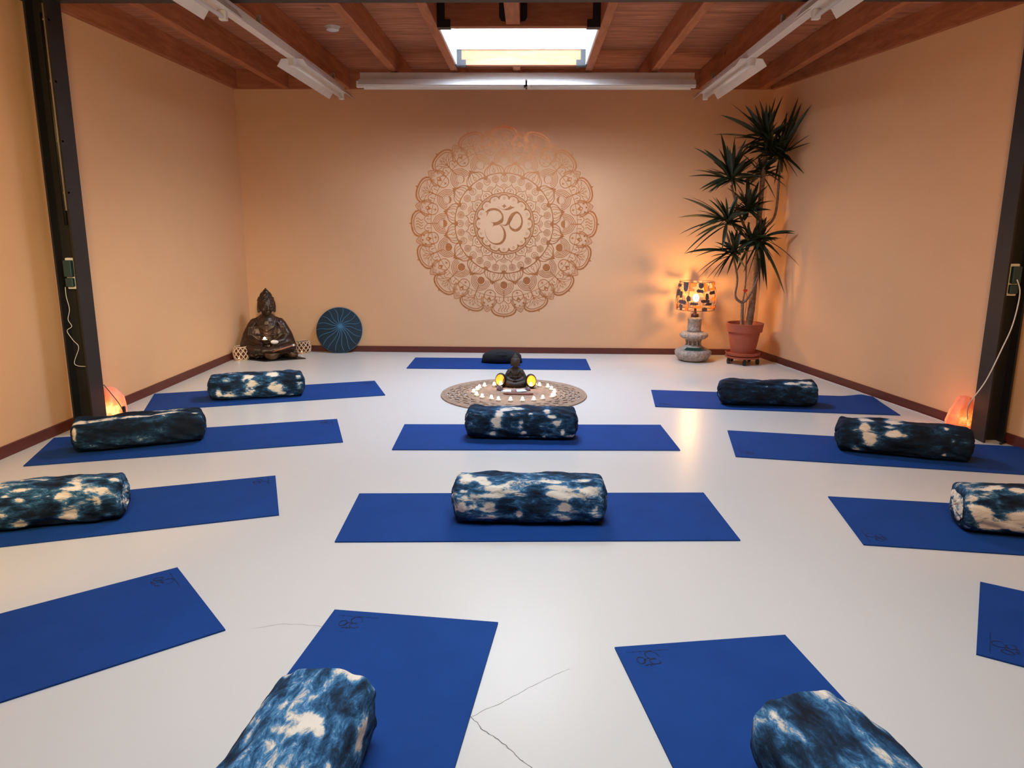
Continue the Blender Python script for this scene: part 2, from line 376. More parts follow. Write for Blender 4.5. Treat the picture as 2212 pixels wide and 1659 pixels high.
o = MB().box(-.178, -.112, SY1 + .066, YJ1, ZJ + .004, ZC).build('stub_joist', M['joist']); tag(o, 'short stub joist between the skylight and the far wall', 'joist')
# skylight
win = bpy.data.objects.new('window_1', None); C.objects.link(win); win['kind'] = 'structure'
t_ = .012; zt = 3.34
sh = MB()
sh.box(SX0, SX0 + t_, SY0, SY1, ZJ + .005, zt).box(SX1 - t_, SX1, SY0, SY1, ZJ + .005, zt)
sh.box(SX0 + t_, SX1 - t_, SY0, SY0 + t_, ZC, zt).box(SX0 + t_, SX1 - t_, SY1 - t_, SY1, 2.87, zt)
sh.build('window_lining', M['frame_white'], win)
fr = MB(); zf = 3.06; wf = .045
fr.box(SX0 + t_, SX0 + t_ + wf, SY0 + t_, SY1 - t_, zf, zf + .04).box(SX1 - t_ - wf, SX1 - t_, SY0 + t_, SY1 - t_, zf, zf + .04)
fr.box(SX0 + t_ + wf, SX1 - t_ - wf, SY0 + t_, SY0 + t_ + wf, zf, zf + .04).box(SX0 + t_ + wf, SX1 - t_ - wf, SY1 - t_ - wf, SY1 - t_, zf, zf + .04)
fr.build('window_frame', M['frame_white'], win)
MB().box(SX0 + t_ + wf, SX1 - t_ - wf, SY0 + t_ + wf, SY1 - t_ - wf, zf + .015, zf + .02).build('pane', M['glass'], win)

win2 = bpy.data.objects.new('window_added', None); C.objects.link(win2); win2['kind'] = 'structure'  # out-of-view skylight added around the rear fill light
fr = MB(); q_ = .05
fr.box(RX0, RX0 + q_, RY0, RY1, 2.981, 3.20).box(RX1 - q_, RX1, RY0, RY1, 2.981, 3.20)
fr.box(RX0 + q_, RX1 - q_, RY0, RY0 + q_, 2.981, 3.20).box(RX0 + q_, RX1 - q_, RY1 - q_, RY1, 2.981, 3.20)
fr.build('window_frame', M['frame_white'], win2)
MB().box(RX0 + q_, RX1 - q_, RY0 + q_, RY1 - q_, 2.990, 2.996).build('pane', M['glass'], win2)

# ------------------------------------------------------------------ steel frame
def icolumn(x0, x1, y0, y1, z1, label):
    """web across y at mid depth, flanges at x0 and x1"""
    t = thing('steel_column', label, 'column', ((x0 + x1) / 2, (y0 + y1) / 2, 0))
    hx, hy = (x1 - x0) / 2, (y1 - y0) / 2; b_ = MB()
    pts = [(-hx, -hy), (-hx + .012, -hy), (-hx + .012, -.005), (hx - .012, -.005), (hx - .012, -hy), (hx, -hy), (hx, hy), (hx - .012, hy), (hx - .012, .005), (-hx + .012, .005), (-hx + .012, hy), (-hx, hy)]
    b_.prism(pts, 0, z1); b_.build('steel_profile', M['steel'], t); return t
colL = icolumn(-3.050, -2.915, 4.715, 4.870, 2.70, 'dark steel column standing by the left wall')
colR = icolumn(2.965, 3.100, 4.715, 4.870, 2.70, 'dark steel column standing by the right wall')
b_ = MB(); y0, y1 = 4.715, 4.885; zb = 2.700
pts = [(y0, zb), (y1, zb), (y1, zb + .012), (4.805, zb + .012), (4.805, 2.905), (y1, 2.905), (y1, 2.92), (y0, 2.92), (y0, 2.905), (4.795, 2.905), (4.795, zb + .012), (y0, zb + .012)]
n = len(pts); xa, xb = xl(4.8) + .003, xr(4.8) - .01
b_.add([(xa, y, z) for y, z in pts] + [(xb, y, z) for y, z in pts], [tuple(range(n)), tuple(range(2 * n - 1, n - 1, -1))] + [(i, n + i, n + (i + 1) % n, (i + 1) % n) for i in range(n)])
tag(b_.build('steel_beam', M['steel']), 'dark steel beam spanning the room at the top of the picture', 'beam')

# column fittings
def conduit(pts, label, clips, side, yclip, mt='grey_pl'):
    t = thing('conduit', label, 'conduit', (0, 0, 0))
    MB().tube(pts, .011, 8).build('pipe', M[mt], t, True)
    for x, z in clips:
        MB().box(min(x - .01 * side, x + .022 * side), max(x - .01 * side, x + .022 * side), yclip - .010, yclip + .010, z - .006, z + .006).build('clip', M['grey_pl'], t)
    return t
yc = 4.765
conduit([(-2.937, 4.735, 2.66), (-2.939, 4.735, 1.45)], 'grey conduit pipe running down the left steel column', [(-2.937, z) for z in (2.57, 2.22, 1.87, 1.56)], 1, 4.735)
conduit([(-2.985, 4.783, 2.62), (-2.985, 4.783, 1.36)], 'thin dark conduit deep in the left steel column', [], 1, yc, 'black_pl')
conduit([(2.992, yc, 2.66), (2.992, yc, 1.30)], 'grey conduit pipe running down the right steel column', [(2.990, z) for z in (2.2, 1.87, 1.56, 1.36)], -1, yc)
def socket(x, label, flip):
    t = thing('power_socket', label, 'socket', (x, 4.752, 1.055))
    bevel(MB().box(-.030, .030, -.012, .022, -.10, .10).build('housing', M['white_pl'], t), .006)
    bevel(MB().box(-.026, .026, -.045, -.012, -.02, .085).build('cover', M['teal_pl'], t), .004)
    bevel(MB().box(-.028, .024, -.038, -.012, -.085, -.028).build('plug', M['teal_pl'], t), .006)
    return t
socket(-2.968, 'white power socket with dark teal plug on the left steel column', 1)
socket(3.022, 'white power socket with dark plug on the right steel column', -1)
def cable(pts, r, mat, label, name='cable'):
    return tag(MB().tube(cr_spline(pts, 6), r, 6).build(name, mat, None, True), label, 'cable')
cpx = [(141, 620), (143, 640), (150, 668), (147, 690), (155, 705), (145, 715), (158, 735), (170, 751), (161, 786), (188, 792)]
pp = [at(x, y, Y=4.735 if i < 8 else 4.745) for i, (x, y) in enumerate(cpx)]
cable(pp, .0022, M['white_pl'], 'thin white wire hanging crookedly down the left steel column')
pp = [at(x, y, Y=Y) for x, y, Y in [(2197, 604, 4.70), (2203, 635, 4.69), (2188, 700, 4.67), (2165, 752, 4.66), (2130, 822, 4.66), (2098, 866, 4.68), (2090, 885, 4.80), (2090, 905, 4.92)]]
cable(pp, .0038, M['white_pl'], 'white power cord curving from the right column socket to the salt lamp')
pp = [at(224, 831, Y=4.93), at(240, 850, Y=4.93), at(258, 873, Y=4.95), at(268, 893, Y=4.98), at(267, 903, Y=4.98)]
cable(pp, .0028, M['black_pl'], 'black cord of the left salt lamp with an inline switch')
# white caulk line along the right baseboard
cp = []
random.seed(2)
for i in range(40):
    y = YB - .45 - i * .083
    if y < 4.95: break
    cp.append((xr(y) - .030 + random.uniform(-.003, .003), y, .004))
tag(MB().tube(cp, .0045, 6).build('cable', M['caulk'], None, True), 'white cable lying along the foot of the right wall', 'cable')
p0 = Vector((3.0, 4.70, .004))
tag(MB().tube(cr_spline([(3.05, 4.675, .009), (3.08, 4.70, .009), (3.11, 4.72, .012), (3.14, 4.76, .009)], 5), .008, 8).build('cable', M['black_pl'], None, True), 'short dark cable end on the floor behind the right column foot', 'cable')

# ------------------------------------------------------------------ strip lights
def strip_light(loc, rotz, label, L_bat, units, dz=0.0):
    """runs along local +y from 0"""
    t = thing('strip_light', label, 'light fixture', loc, rotz, 'fluorescent strip lights under the ceiling')
    bevel(MB().box(-.030, .030, 0, L_bat, .050, .115 + dz).build('batten', M['white_metal'], t), .003)
    for a, b2 in units:
        q = MB(); prof = [(-.120, .0), (-.085, .052), (-.03, .056), (.03, .056), (.085, .052), (.120, .0)]
        th = .0025; pf = prof + [(x * .985, z - th) for x, z in prof[::-1]]
        n = len(pf)
        q.add([(x, a, z) for x, z in pf] + [(x, b2, z) for x, z in pf], [(i, n + i, n + (i + 1) % n, (i + 1) % n) for i in range(n)])
        for yy in (0, n): q.add([q.v[-2 * n + yy + k] for k in range(n)] if False else [( *((x, a, z) if yy == 0 else (x, b2, z)),) for x, z in pf], [(k, k + 1, n - 2 - k, n - 1 - k) for k in range(n // 2 - 1)])
        q.build('reflector', M['white_metal'], t)
        for yy in (a + .01, b2 - .04):
            bevel(MB().box(-.022, .022, yy - (.05 if yy < (a + b2) / 2 else -.02), yy + (.03 if yy < (a + b2) / 2 else .06), -.006, .05).build('lamp_holder', M['white_pl'], t), .004)
        MB().tube([(0, a + .02, .012), (0, b2 - .02, .012)], .0135, 12).build('tube', M['tube'], t, True)
    for yy in (.3, L_bat * .5, L_bat - .3):
        MB().box(-.012, .012, yy - .015, yy + .015, .115 + dz, ZJ - loc[2]).build('clip', M['grey_pl'], t)
    return t
strip_light((-1.84, 3.1, 2.560), math.radians(.0), 'unlit white strip light running along the left side of the ceiling', 4.42, [(0, 1.60), (2.90, 4.40)])
strip_light((1.645, 3.1, 2.560), math.radians(-.0), 'unlit white strip light running along the right side of the ceiling', 4.42, [(0, 1.60), (2.90, 4.40)])
sl = strip_light((-1.575, 7.17, 2.612), math.radians(-90), 'unlit white double strip light across the far end below the skylight', 3.035, [(0.0, 1.51), (1.525, 3.035)])
for ch in sl.children:
    if ch.name.startswith('batten'): ch.location.z = 0.004
# smoke detector
t = thing('smoke_detector', 'round white smoke detector on the wooden ceiling', 'smoke detector', (-1.613, 6.366, ZC))
MB().lathe([(0, -.004), (.062, -.004), (.062, 0)], 32).build('base', M['white_pl'], t, 'auto')
MB().lathe([(0, -.034), (.036, -.034), (.050, -.028), (.055, -.012), (.055, -.004), (0, -.004)], 32).build('cover', M['white_pl'], t, 'auto')

# ------------------------------------------------------------------ yoga mats
def rib_mesh(mb, pts, ox, oy, sc, z, closed=False, frame=None, n=5):
    """pts (x,y,w) -> flat ribbon; frame maps (x,y,z)->3d"""
    S = cr_spline(pts, n, closed); vs = []; L = len(S)
    for i in range(L):
        a = S[i - 1] if (closed or i > 0) else S[i]; b2 = S[(i + 1) % L] if (closed or i < L - 1) else S[i]
        t = np.array([b2[0] - a[0], b2[1] - a[1]]); l = np.hypot(*t) or 1; t = t / l; nx, ny = -t[1], t[0]
        h = max(S[i][2], .3) / 2
        for sg in (1, -1):
            x, y = (S[i][0] + sg * nx * h - ox) * sc, (S[i][1] + sg * ny * h - oy) * sc
            vs.append(frame(x, y, z) if frame else (x, y, z))
    k = L if closed else L - 1
    mb.add(vs, [(2 * i, 2 * i + 1, (2 * i + 3) % (2 * L), (2 * i + 2) % (2 * L)) for i in range(k)])
OM = [[(320, 528, 4), (370, 510, 44), (440, 472, 60), (540, 455, 52), (640, 475, 50), (710, 530, 42), (752, 600, 38), (756, 670, 52), (730, 735, 82), (660, 785, 84), (590, 808, 78), (528, 812, 84)],
      [(355, 632, 3), (368, 585, 20), (392, 530, 34)], [(458, 764, 3), (500, 778, 14), (535, 800, 40)], [(503, 895, 3), (520, 860, 14), (548, 825, 36)],
      [(690, 835, 20), (750, 890, 26), (798, 980, 42), (815, 1080, 60), (795, 1180, 62), (740, 1260, 58), (650, 1302, 46), (550, 1300, 30), (460, 1262, 22), (390, 1190, 14), (340, 1100, 11), (318, 1000, 8), (325, 920, 3)],
      [(715, 825, 8), (790, 850, 20), (850, 832, 44), (900, 780, 74), (940, 700, 92), (985, 612, 90), (1040, 560, 70), (1110, 532, 50), (1170, 562, 36), (1222, 650, 36), (1240, 760, 40), (1215, 860, 56), (1150, 940, 70), (1070, 968, 66), (990, 938, 52), (940, 880, 38), (926, 810, 16), (940, 720, 4)],
      [(635, 370, 3), (690, 428, 6), (780, 464, 14), (870, 455, 46), (940, 425, 66), (1000, 413, 40), (1050, 406, 3)], [(945, 350, 3), (955, 385, 24), (950, 420, 50)]]
DOT = [(795, 325), (822, 362), (855, 385), (820, 398), (790, 428), (770, 400), (733, 376), (770, 360)]
def om_mesh(mb, sc, z, frame):
    for i_, s_ in enumerate(OM): rib_mesh(mb, [(x, -y, w_) for x, y, w_ in s_], 790, -810, sc, z + i_ * 4e-5, False, frame)
    mb.add([frame((x - 790) * sc, (-y + 810) * sc, z) for x, y in DOT], [tuple(range(len(DOT)))])
def make_mat(ex, ey, th, label, warp=None, symbol=True, off=0.0):
    """ex,ey: middle of the short end; th: direction towards the other end"""
    t = thing('yoga_mat', label, 'yoga mat', (ex, ey, 0), th - PI / 2, 'blue yoga mats on the floor')
    nx, ny = 25, 61; W2, L = .30, 1.80; v = []
    def h(x, y): return (warp(x, y) if warp else 0)
    for zt_, top in ((.0005, 0), (.0062, 1)):
        for j in range(ny):
            for i in range(nx):
                x = -W2 + 2 * W2 * i / (nx - 1); y = L * j / (ny - 1); v.append((x, y, zt_ + h(x, y)))
    f = []; K = nx * ny
    for j in range(ny - 1):
        for i in range(nx - 1):
            a = j * nx + i; f += [(a, a + nx, a + nx + 1, a + 1), (K + a, K + a + 1, K + a + nx + 1, K + a + nx)]
    for i in range(nx - 1): f += [(i, i + 1, K + i + 1, K + i), ((ny - 1) * nx + i + 1, (ny - 1) * nx + i, K + (ny - 1) * nx + i, K + (ny - 1) * nx + i + 1)]
    for j in range(ny - 1): f += [((j + 1) * nx, j * nx, K + j * nx, K + (j + 1) * nx), (j * nx + nx - 1, (j + 1) * nx + nx - 1, K + (j + 1) * nx + nx - 1, K + j * nx + nx - 1)]
    mb = MB(); mb.v = v; mb.f = f; mb.build('mat_body', M['mat'], t, 'auto')
    if symbol:
        s_ = MB(); cx, cy = .212, .082
        fr_ = lambda x, y, z: (cx + x, cy + y, z + h(cx + x, cy + y))
        for k_, q in enumerate(OM): rib_mesh(s_, [(x, -y, max(w_ * .8, 28)) for x, y, w_ in q], 790, -810, .000083, .0068 + k_ * 3e-5, False, fr_)
        s_.add([fr_((x - 790) * .000083, (-y + 810) * .000083, .0070) for x, y in DOT], [tuple(range(len(DOT)))])
        s_.build('printed_symbol', M['mat_ink'], t)
        s2 = MB(); random.seed(7); x = .125
        while x < .27:
            l = random.choice((.004, .006, .012)); s2.box(x, x + l, .036, .0385, .0066, .0069); x += l + .004
        s2.build('printed_text', M['mat_ink'], t)
    return t
cs = math.cos; sn = math.sin
def center_mat(cx, cy, th, head, label, **k):
    """head=+1: printed end at +th side"""
    ex, ey = cx + head * .9 * cs(th), cy + head * .9 * sn(th)
    return make_mat(ex, ey, th + (PI if head > 0 else 0), label, **k)
center_mat(-.307, 7.378, .008, -1, 'blue yoga mat under the black cushion by the far wall', symbol=False)
center_mat(-2.134, 5.873, .348, 1, 'blue yoga mat on the left, nearest the large seated statue')
center_mat(-2.145, 4.552, .315, 1, 'blue yoga mat on the left beside the foot of the steel column')
make_mat(-1.303, 3.598, -2.785, 'blue yoga mat running out of the left edge with a white banded bolster on it')
center_mat(.034, 3.36, .046, -1, 'blue yoga mat lying straight across the middle, the nearer of the two', symbol=False)
center_mat(.036, 4.725, .036, -1, 'blue yoga mat lying straight across just in front of the round rug', symbol=False)
def wp7(x, y):
    return .020 * max(0, 1 - abs(y - 1.70) / .16) ** 1.5 * max(0, (-x - .05) / .25) ** 1.2 if x < -.05 else 0
center_mat(1.904, 5.807, -.104, -1, 'blue yoga mat on the right with a lifted far edge, nearest the table lamp', warp=wp7)
make_mat(1.310, 4.636, -.172, 'blue yoga mat on the right beside the foot of the right column')
make_mat(1.517, 3.373, -.127, 'blue yoga mat cut by the right edge, under the bolster with a mottled white end')
make_mat(-1.231, 2.517, -2.445, 'bare blue yoga mat with printed symbol at the lower left')
make_mat(-.400, 2.400, -1.683, 'blue yoga mat at the bottom left of centre under a bright bolster')
make_mat(.587, 2.270, -1.41, 'blue yoga mat at the bottom right of centre under a dark bolster')
make_mat(1.630, 2.480, -.548, 'blue yoga mat corner at the lower right edge, without bolster in view')

# ------------------------------------------------------------------ tie-dye bolsters
def bolster(cx, cy, ang, label, blobs, elev=15, seed=1, base=0.0, L=.71, W=.225, H=.200, k=.55, bright=1.0, sag=None, endw=(0, 0), taper=(0, 0)):
    t = thing('bolster', label, 'bolster', (cx, cy, .0065), math.radians(ang), 'tie-dye bolsters on the mats')
    NS, NA = 112, 96; ex = 3.0; rng = random.Random(seed)
    ph = [rng.uniform(0, 6) for _ in range(8)]
    def sec(a):
        c, s = math.cos(a), math.sin(a)
        return math.copysign(abs(c) ** (2 / ex), c), math.copysign(abs(s) ** (2 / ex), s)
    verts = []; dye = []; prof = []
    rc = .034
    for i in range(NS + 1):
        u = i / NS
        prof.append((-L / 2 + L * u, 1.0))
    # rounded ends
    st = []
    ke = 9
    for i in range(ke): th = PI / 2 * i / (ke - 1); st.append((-L / 2 + rc * .75 * (1 - math.sin(th)), 1 - rc / (W / 2) * (1 - math.cos(th)) - .0, 0))
    st = [(-L / 2 + rc * .7 * (1 - math.sin(PI / 2 * i / ke)), 1 - .30 * (1 - math.cos(PI / 2 * i / ke))) for i in range(ke, 0, -1)]
    mid = [(-L / 2 + rc * .7 + (L - 1.4 * rc) * i / (NS - 1), 1.0) for i in range(NS)]
    en = [(-x, r) for x, r in st[::-1]]
    stations = st + mid + en
    for x, r in stations:
        s = (x + L / 2) / L
        rr = r * (1 - .05 * (2 * s - 1) ** 4 * 1.0) * (1 - taper[0] * max(0, 1 - s * 4) ** 2 - taper[1] * max(0, 1 - (1 - s) * 4) ** 2)
        hs = 1 + (sag(s) if sag else 0)
        for j in range(NA):
            a = 2 * PI * j / NA
            c, q = sec(a)
            w1 = .0035 * math.sin(5 * a + ph[0] + 6 * s) * math.sin(9 * s + ph[1]) + .003 * math.sin(3 * a + ph[2] - 14 * s) + .0025 * math.sin(11 * a + ph[3] + 20 * s + 2 * math.sin(7 * s))
            nv = mnoise.noise(Vector((x * 9 + seed * 7, c * 1.6, q * 1.6))) * .007 + mnoise.noise(Vector((x * 26 + seed * 3, c * 5, q * 5))) * .0025
            dr = (w1 + nv) * (1 if q > -.8 else .2)
            y = -(W / 2 * rr + dr) * c; z = (H / 2 * rr + dr) * q * hs
            z = z + H / 2 * (1 if not sag else 1)
            z = max(z, .001) if z > -.5 else z
            verts.append((x, y, z))
            # dye field: a=0 front, 90deg top
            d = base
            for (bs, bt, rs, rt, am) in blobs:
                qq = max(-1, min(1, 1 - 2 * bt)); phi = math.radians(elev) + math.asin(qq)
                da = (a - phi + PI) % (2 * PI) - PI
                rta = rt * 1.9 / max(.45, math.cos(math.asin(qq * .93)))
                d += am * math.exp(-(((s - bs) / (rs * 1.15)) ** 2 + (da / rta) ** 2) ** 1.4)
            ds = mnoise.noise(Vector((s * 5 + seed * 5, a_fold(a) * 1.2, seed))) * .16
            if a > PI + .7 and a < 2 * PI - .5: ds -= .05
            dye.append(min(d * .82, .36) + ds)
    NSt = len(stations); f = []
    for i in range(NSt - 1):
        for j in range(NA): f.append((i * NA + j, (i + 1) * NA + j, (i + 1) * NA + (j + 1) % NA, i * NA + (j + 1) % NA))
    dm = dye_mat(seed, k, bright)
    def mk(name, vs, fs, dv, mat_):
        me = bpy.data.meshes.new(name); me.from_pydata(vs, [], fs); me.materials.append(mat_)
        me.polygons.foreach_set('use_smooth', [True] * len(me.polygons))
        a_ = me.attributes.new('dye', 'FLOAT', 'POINT'); a_.data.foreach_set('value', dv)
        o = bpy.data.objects.new(name, me); C.objects.link(o); o.parent = t; return o
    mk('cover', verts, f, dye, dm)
    for e, idx in ((0, 0), (1, NSt - 1)):
        ring = verts[idx * NA:(idx + 1) * NA]; cxr = sum(p[0] for p in ring) / NA; cyr = 0; czr = sum(p[2] for p in ring) / NA
        sg = -1 if e == 0 else 1; vs = []; dv = []; K = 7
        for r_ in range(K):
            fr_ = 1 - r_ / K
            for j in range(NA):
                p = ring[j]; bul = sg * .016 * (1 - fr_ ** 2) ** .8 + sg * .004 * math.sin(7 * 2 * PI * j / NA + ph[5]) * (1 - fr_) * fr_ * 4
                vs.append((p[0] + bul, cyr + (p[1] - cyr) * fr_, czr + (p[2] - czr) * fr_))
                dv.append(base + endw[e] + .22 * mnoise.noise(Vector((p[1] * fr_ * 14, p[2] * fr_ * 14, seed + e * 4))))
        vs.append((cxr + sg * .016, cyr, czr)); dv.append(base + endw[e]); fs = []
        for r_ in range(K - 1):
            for j in range(NA):
                q4 = (r_ * NA + j, r_ * NA + (j + 1) % NA, (r_ + 1) * NA + (j + 1) % NA, (r_ + 1) * NA + j)
                fs.append(q4 if sg < 0 else q4[::-1])
        for j in range(NA):
            q3 = ((K - 1) * NA + j, (K - 1) * NA + (j + 1) % NA, K * NA); fs.append(q3 if sg < 0 else q3[::-1])
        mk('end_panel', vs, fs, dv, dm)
        # piping seam
        pr = [(p[0] + sg * .001, p[1] * 1.012, czr + (p[2] - czr) * 1.012) for p in ring[::2]]
        o = MB(); o.tube(pr, .0026, 5, closed=True); oo = o.build('piping', dm, t, True)
    return t
def a_fold(a): return math.sin(a) * 2
def ctr(A, B, off=.075, L=None, frm=None):
    ax, ay = A; bx, by = B; d = np.array([bx - ax, by - ay]); l = np.hypot(*d); d /= l; n = np.array([-d[1], d[0]])
    c = (np.array(A) + np.array(B)) / 2 + n * off; return float(c[0]), float(c[1]), math.degrees(math.atan2(d[1], d[0]))
a_ = .75
x, y, g = ctr((-2.51, 5.60), (-1.84, 5.81))
bolster(x, y, g, 'blue and white banded tie-dye bolster on the left mat nearest the large statue', [(.20, .3, .06, .16, .5), (.20, .75, .07, .12, .5), (.42, .15, .045, .12, .5), (.46, .5, .05, .1, .42), (.45, .75, .07, .13, .5), (.67, .15, .06, .12, .5), (.70, .6, .07, .18, .55), (.76, .82, .05, .08, .45), (.95, .3, .03, .15, .45), (.96, .65, .03, .1, .4), (.08, .1, .04, .06, .35), (.10, .7, .025, .2, .4)], 13, 2, .0)
x, y, g = ctr((-2.74, 4.22), (-2.09, 4.51))
bolster(x, y, g, 'dark blue bolster with a white streak along its top, by the left column', [(.03, .16, .05, .07, .5), (.12, .12, .08, .08, .55), (.25, .10, .08, .07, .5), (.38, .10, .07, .06, .45), (.5, .07, .07, .04, .42), (.65, .07, .08, .03, .38), (.8, .06, .08, .025, .35), (.02, .5, .015, .3, .35), (.93, .1, .03, .04, .35)], 16, 3, -.05, L=.73, k=.42, bright=.65)
d = math.radians(18.5); bx, by = -1.90 - .355 * cs(d), 3.22 - .355 * sn(d); bx += -.08 * sn(d); by += .08 * cs(d)
bolster(bx, by, 18.5, 'blue and white tie-dye bolster cut by the left edge of the picture', [(.73, .1, .05, .09, .55), (.71, .27, .05, .12, .55), (.67, .5, .04, .12, .5), (.68, .82, .05, .12, .55), (.43, .2, .04, .05, .5), (.42, .5, .035, .08, .5), (.42, .87, .035, .1, .5), (.34, .35, .02, .05, .35), (.59, .47, .012, .02, .4), (.9, .4, .025, .07, .45), (.865, .68, .02, .09, .45), (.89, .88, .04, .06, .45), (.96, .13, .03, .1, .4), (.24, .05, .05, .05, .4), (.8, .5, .1, .3, .16)], 22, 4, .02, bright=1.3, endw=(0, .12))
x, y, g = ctr((-.335, 3.24), (.345, 3.25))
bolster(x, y, g, 'bright blue and white spotted tie-dye bolster on the nearer middle mat', [(.08, .13, .045, .13, .5), (.18, .1, .035, .07, .5), (.21, .2, .04, .07, .48), (.065, .43, .02, .05, .45), (.055, .73, .02, .07, .5), (.24, .38, .04, .05, .45), (.27, .55, .055, .05, .5), (.24, .72, .04, .06, .48), (.22, .88, .05, .05, .5), (.45, .52, .04, .03, .45), (.435, .8, .02, .08, .45), (.635, .14, .06, .07, .5), (.67, .32, .05, .05, .48), (.66, .5, .05, .06, .5), (.84, .12, .05, .05, .45), (.88, .38, .05, .09, .45), (.73, .7, .03, .05, .45), (.73, .88, .03, .06, .48), (.945, .8, .035, .09, .5), (.8, .5, .16, .35, .15), (.3, .3, .2, .4, .08)], 22, 5, .05, L=.70, W=.235, H=.212, bright=1.35)
x, y, g = ctr((-.405, 4.645), (.30, 4.635))
bolster(x, y, g, 'dark blue bolster with white arched streaks, in front of the round rug', [(.3, .28, .035, .14, .5), (.27, .55, .045, .12, .5), (.25, .82, .04, .08, .48), (.36, .1, .05, .06, .45), (.46, .06, .1, .05, .5), (.46, .27, .055, .11, .55), (.5, .55, .025, .12, .45), (.53, .76, .02, .06, .45), (.585, .25, .02, .05, .42), (.73, .14, .03, .1, .5), (.78, .38, .035, .1, .5), (.82, .57, .025, .06, .45), (.88, .76, .015, .07, .4), (.94, .9, .04, .06, .5), (.71, .9, .02, .05, .4), (.6, .93, .06, .03, .4)], 16, 6, .0, L=.71, bright=1.0)
x, y, g = ctr((1.5, 5.64), (2.22, 5.62))
bolster(x, y, g, 'nearly plain dark blue bolster with a sagging top, on the right', [(.69, .16, .045, .07, .42), (.85, .1, .05, .07, .45), (.92, .12, .04, .07, .42), (.45, .28, .02, .05, .38), (.1, .1, .03, .04, .3), (.38, .07, .03, .03, .3)], 13, 7, -.06, L=.73, k=.4, sag=lambda s: -.10 * math.exp(-((s - .45) / .2) ** 2), taper=(.12, .02))
x, y, g = ctr((1.93, 4.47), (2.61, 4.25))
bolster(x, y, g, 'dark bolster with two large white patches, by the right column', [(.2, .04, .06, .08, .55), (.19, .3, .03, .14, .5), (.23, .64, .05, .14, .55), (.14, .9, .04, .06, .45), (.42, .03, .07, .09, .5), (.38, .2, .04, .08, .45), (.41, .47, .055, .14, .55), (.5, .52, .03, .06, .35), (.8, .1, .02, .05, .4), (.87, .3, .02, .05, .38), (.84, .52, .018, .07, .42), (.79, .82, .02, .06, .42)], 17, 8, -.05, L=.73, k=.45, bright=.9)
d = math.radians(-9); bx, by = 1.98 + .355 * cs(d), 3.22 + .355 * sn(d); bx -= .075 * sn(d); by += .075 * cs(d)
bolster(bx, by, -9, 'dark blue bolster with a mottled white end, cut by the right edge', [(.05, .1, .05, .08, .42), (.11, .1, .05, .06, .4), (.2, .06, .05, .05, .4), (.3, .1, .04, .06, .4), (.03, .35, .03, .12, .4), (.05, .6, .04, .1, .42), (.1, .7, .05, .12, .5), (.16, .86, .07, .1, .55), (.27, .76, .07, .12, .5), (.34, .9, .06, .07, .5), (.4, .55, .02, .03, .35)], 21, 9, .0, bright=1.1, endw=(.3, 0), taper=(.05, 0), W=.235, H=.21)
# near ones: axis points away from the camera
def near(ex, ey, ang, label, bl, seed, **kw):
    d = math.radians(ang); L = kw.get('L', .71); cx, cy = ex - L / 2 * cs(d), ey - L / 2 * sn(d)
    bl = [(1 - s, t_, rs, rt, am) for s, t_, rs, rt, am in bl]
    return bolster(cx, cy, ang, label, bl, 90, seed, **kw)
near(-.530, 1.765, 85, 'bright blue and white tie-dye bolster at the bottom left of centre', [(.02, .15, .03, .10, .42), (.03, .72, .035, .11, .50), (.32, .57, .030, .09, .50), (.37, .68, .022, .05, .46), (.30, .02, .04, .04, .42), (.5, .88, .03, .05, .46), (.25, .995, .08, .03, .45), (.38, .50, .02, .09, .22), (.15, .5, .2, .5, .06), (.5, .5, .3, .6, .08)], 11, base=.04, bright=1.75, W=.285, H=.215, k=.5)
near(.690, 1.715, 104, 'dark blue tie-dye bolster at the bottom right of centre', [(.22, .55, .06, .10, .32), (.18, .85, .08, .07, .42), (.25, .25, .04, .06, .2), (.4, .6, .1, .2, .2), (.5, .3, .2, .2, .12)], 12, base=.03, bright=1.5, W=.295, H=.215, k=.42, taper=(0, .12))

# black half-moon cushion
t = thing('meditation_cushion', 'black half-moon meditation cushion on the far mat', 'cushion', (-.285, 7.40, .0065), 0)
mb = MB(); R_ = .21
NSX = 28; NAX = 20; vs = []
for i in range(NSX + 1):
    x = -R_ + 2 * R_ * i / NSX; q = math.sqrt(max(0, 1 - (abs(x) / R_) ** 2.6)); hh = .135 * (.25 + .75 * q) * (1 if q > .02 else .5)
    dd = .085 * (.3 + .7 * q) * (.15 + .85 * min(1, q * 3)); hh *= (.15 + .85 * min(1, q * 4))
    for j in range(NAX):
        a = 2 * PI * j / NAX; c_, s_ = math.cos(a), math.sin(a)
        vs.append((x, math.copysign(abs(c_) ** .8, c_) * dd + .03 * (x / R_) ** 2, max(0.001, hh / 2 + math.copysign(abs(s_) ** .75, s_) * hh / 2)))
mb.add(vs, [(i * NAX + j, (i + 1) * NAX + j, (i + 1) * NAX + (j + 1) % NAX, i * NAX + (j + 1) % NAX) for i in range(NSX) for j in range(NAX)] + [tuple(range(NAX)), tuple(NSX * NAX + k for k in range(NAX))])
mb.build('cover', M['black_fab'], t, True)
MB().tube(cr_spline([(-.05, -.09, .115), (-.02, -.10, .125), (.02, -.10, .125), (.05, -.09, .115)], 4), .004, 6).build('handle', M['black_fab'], t, True)

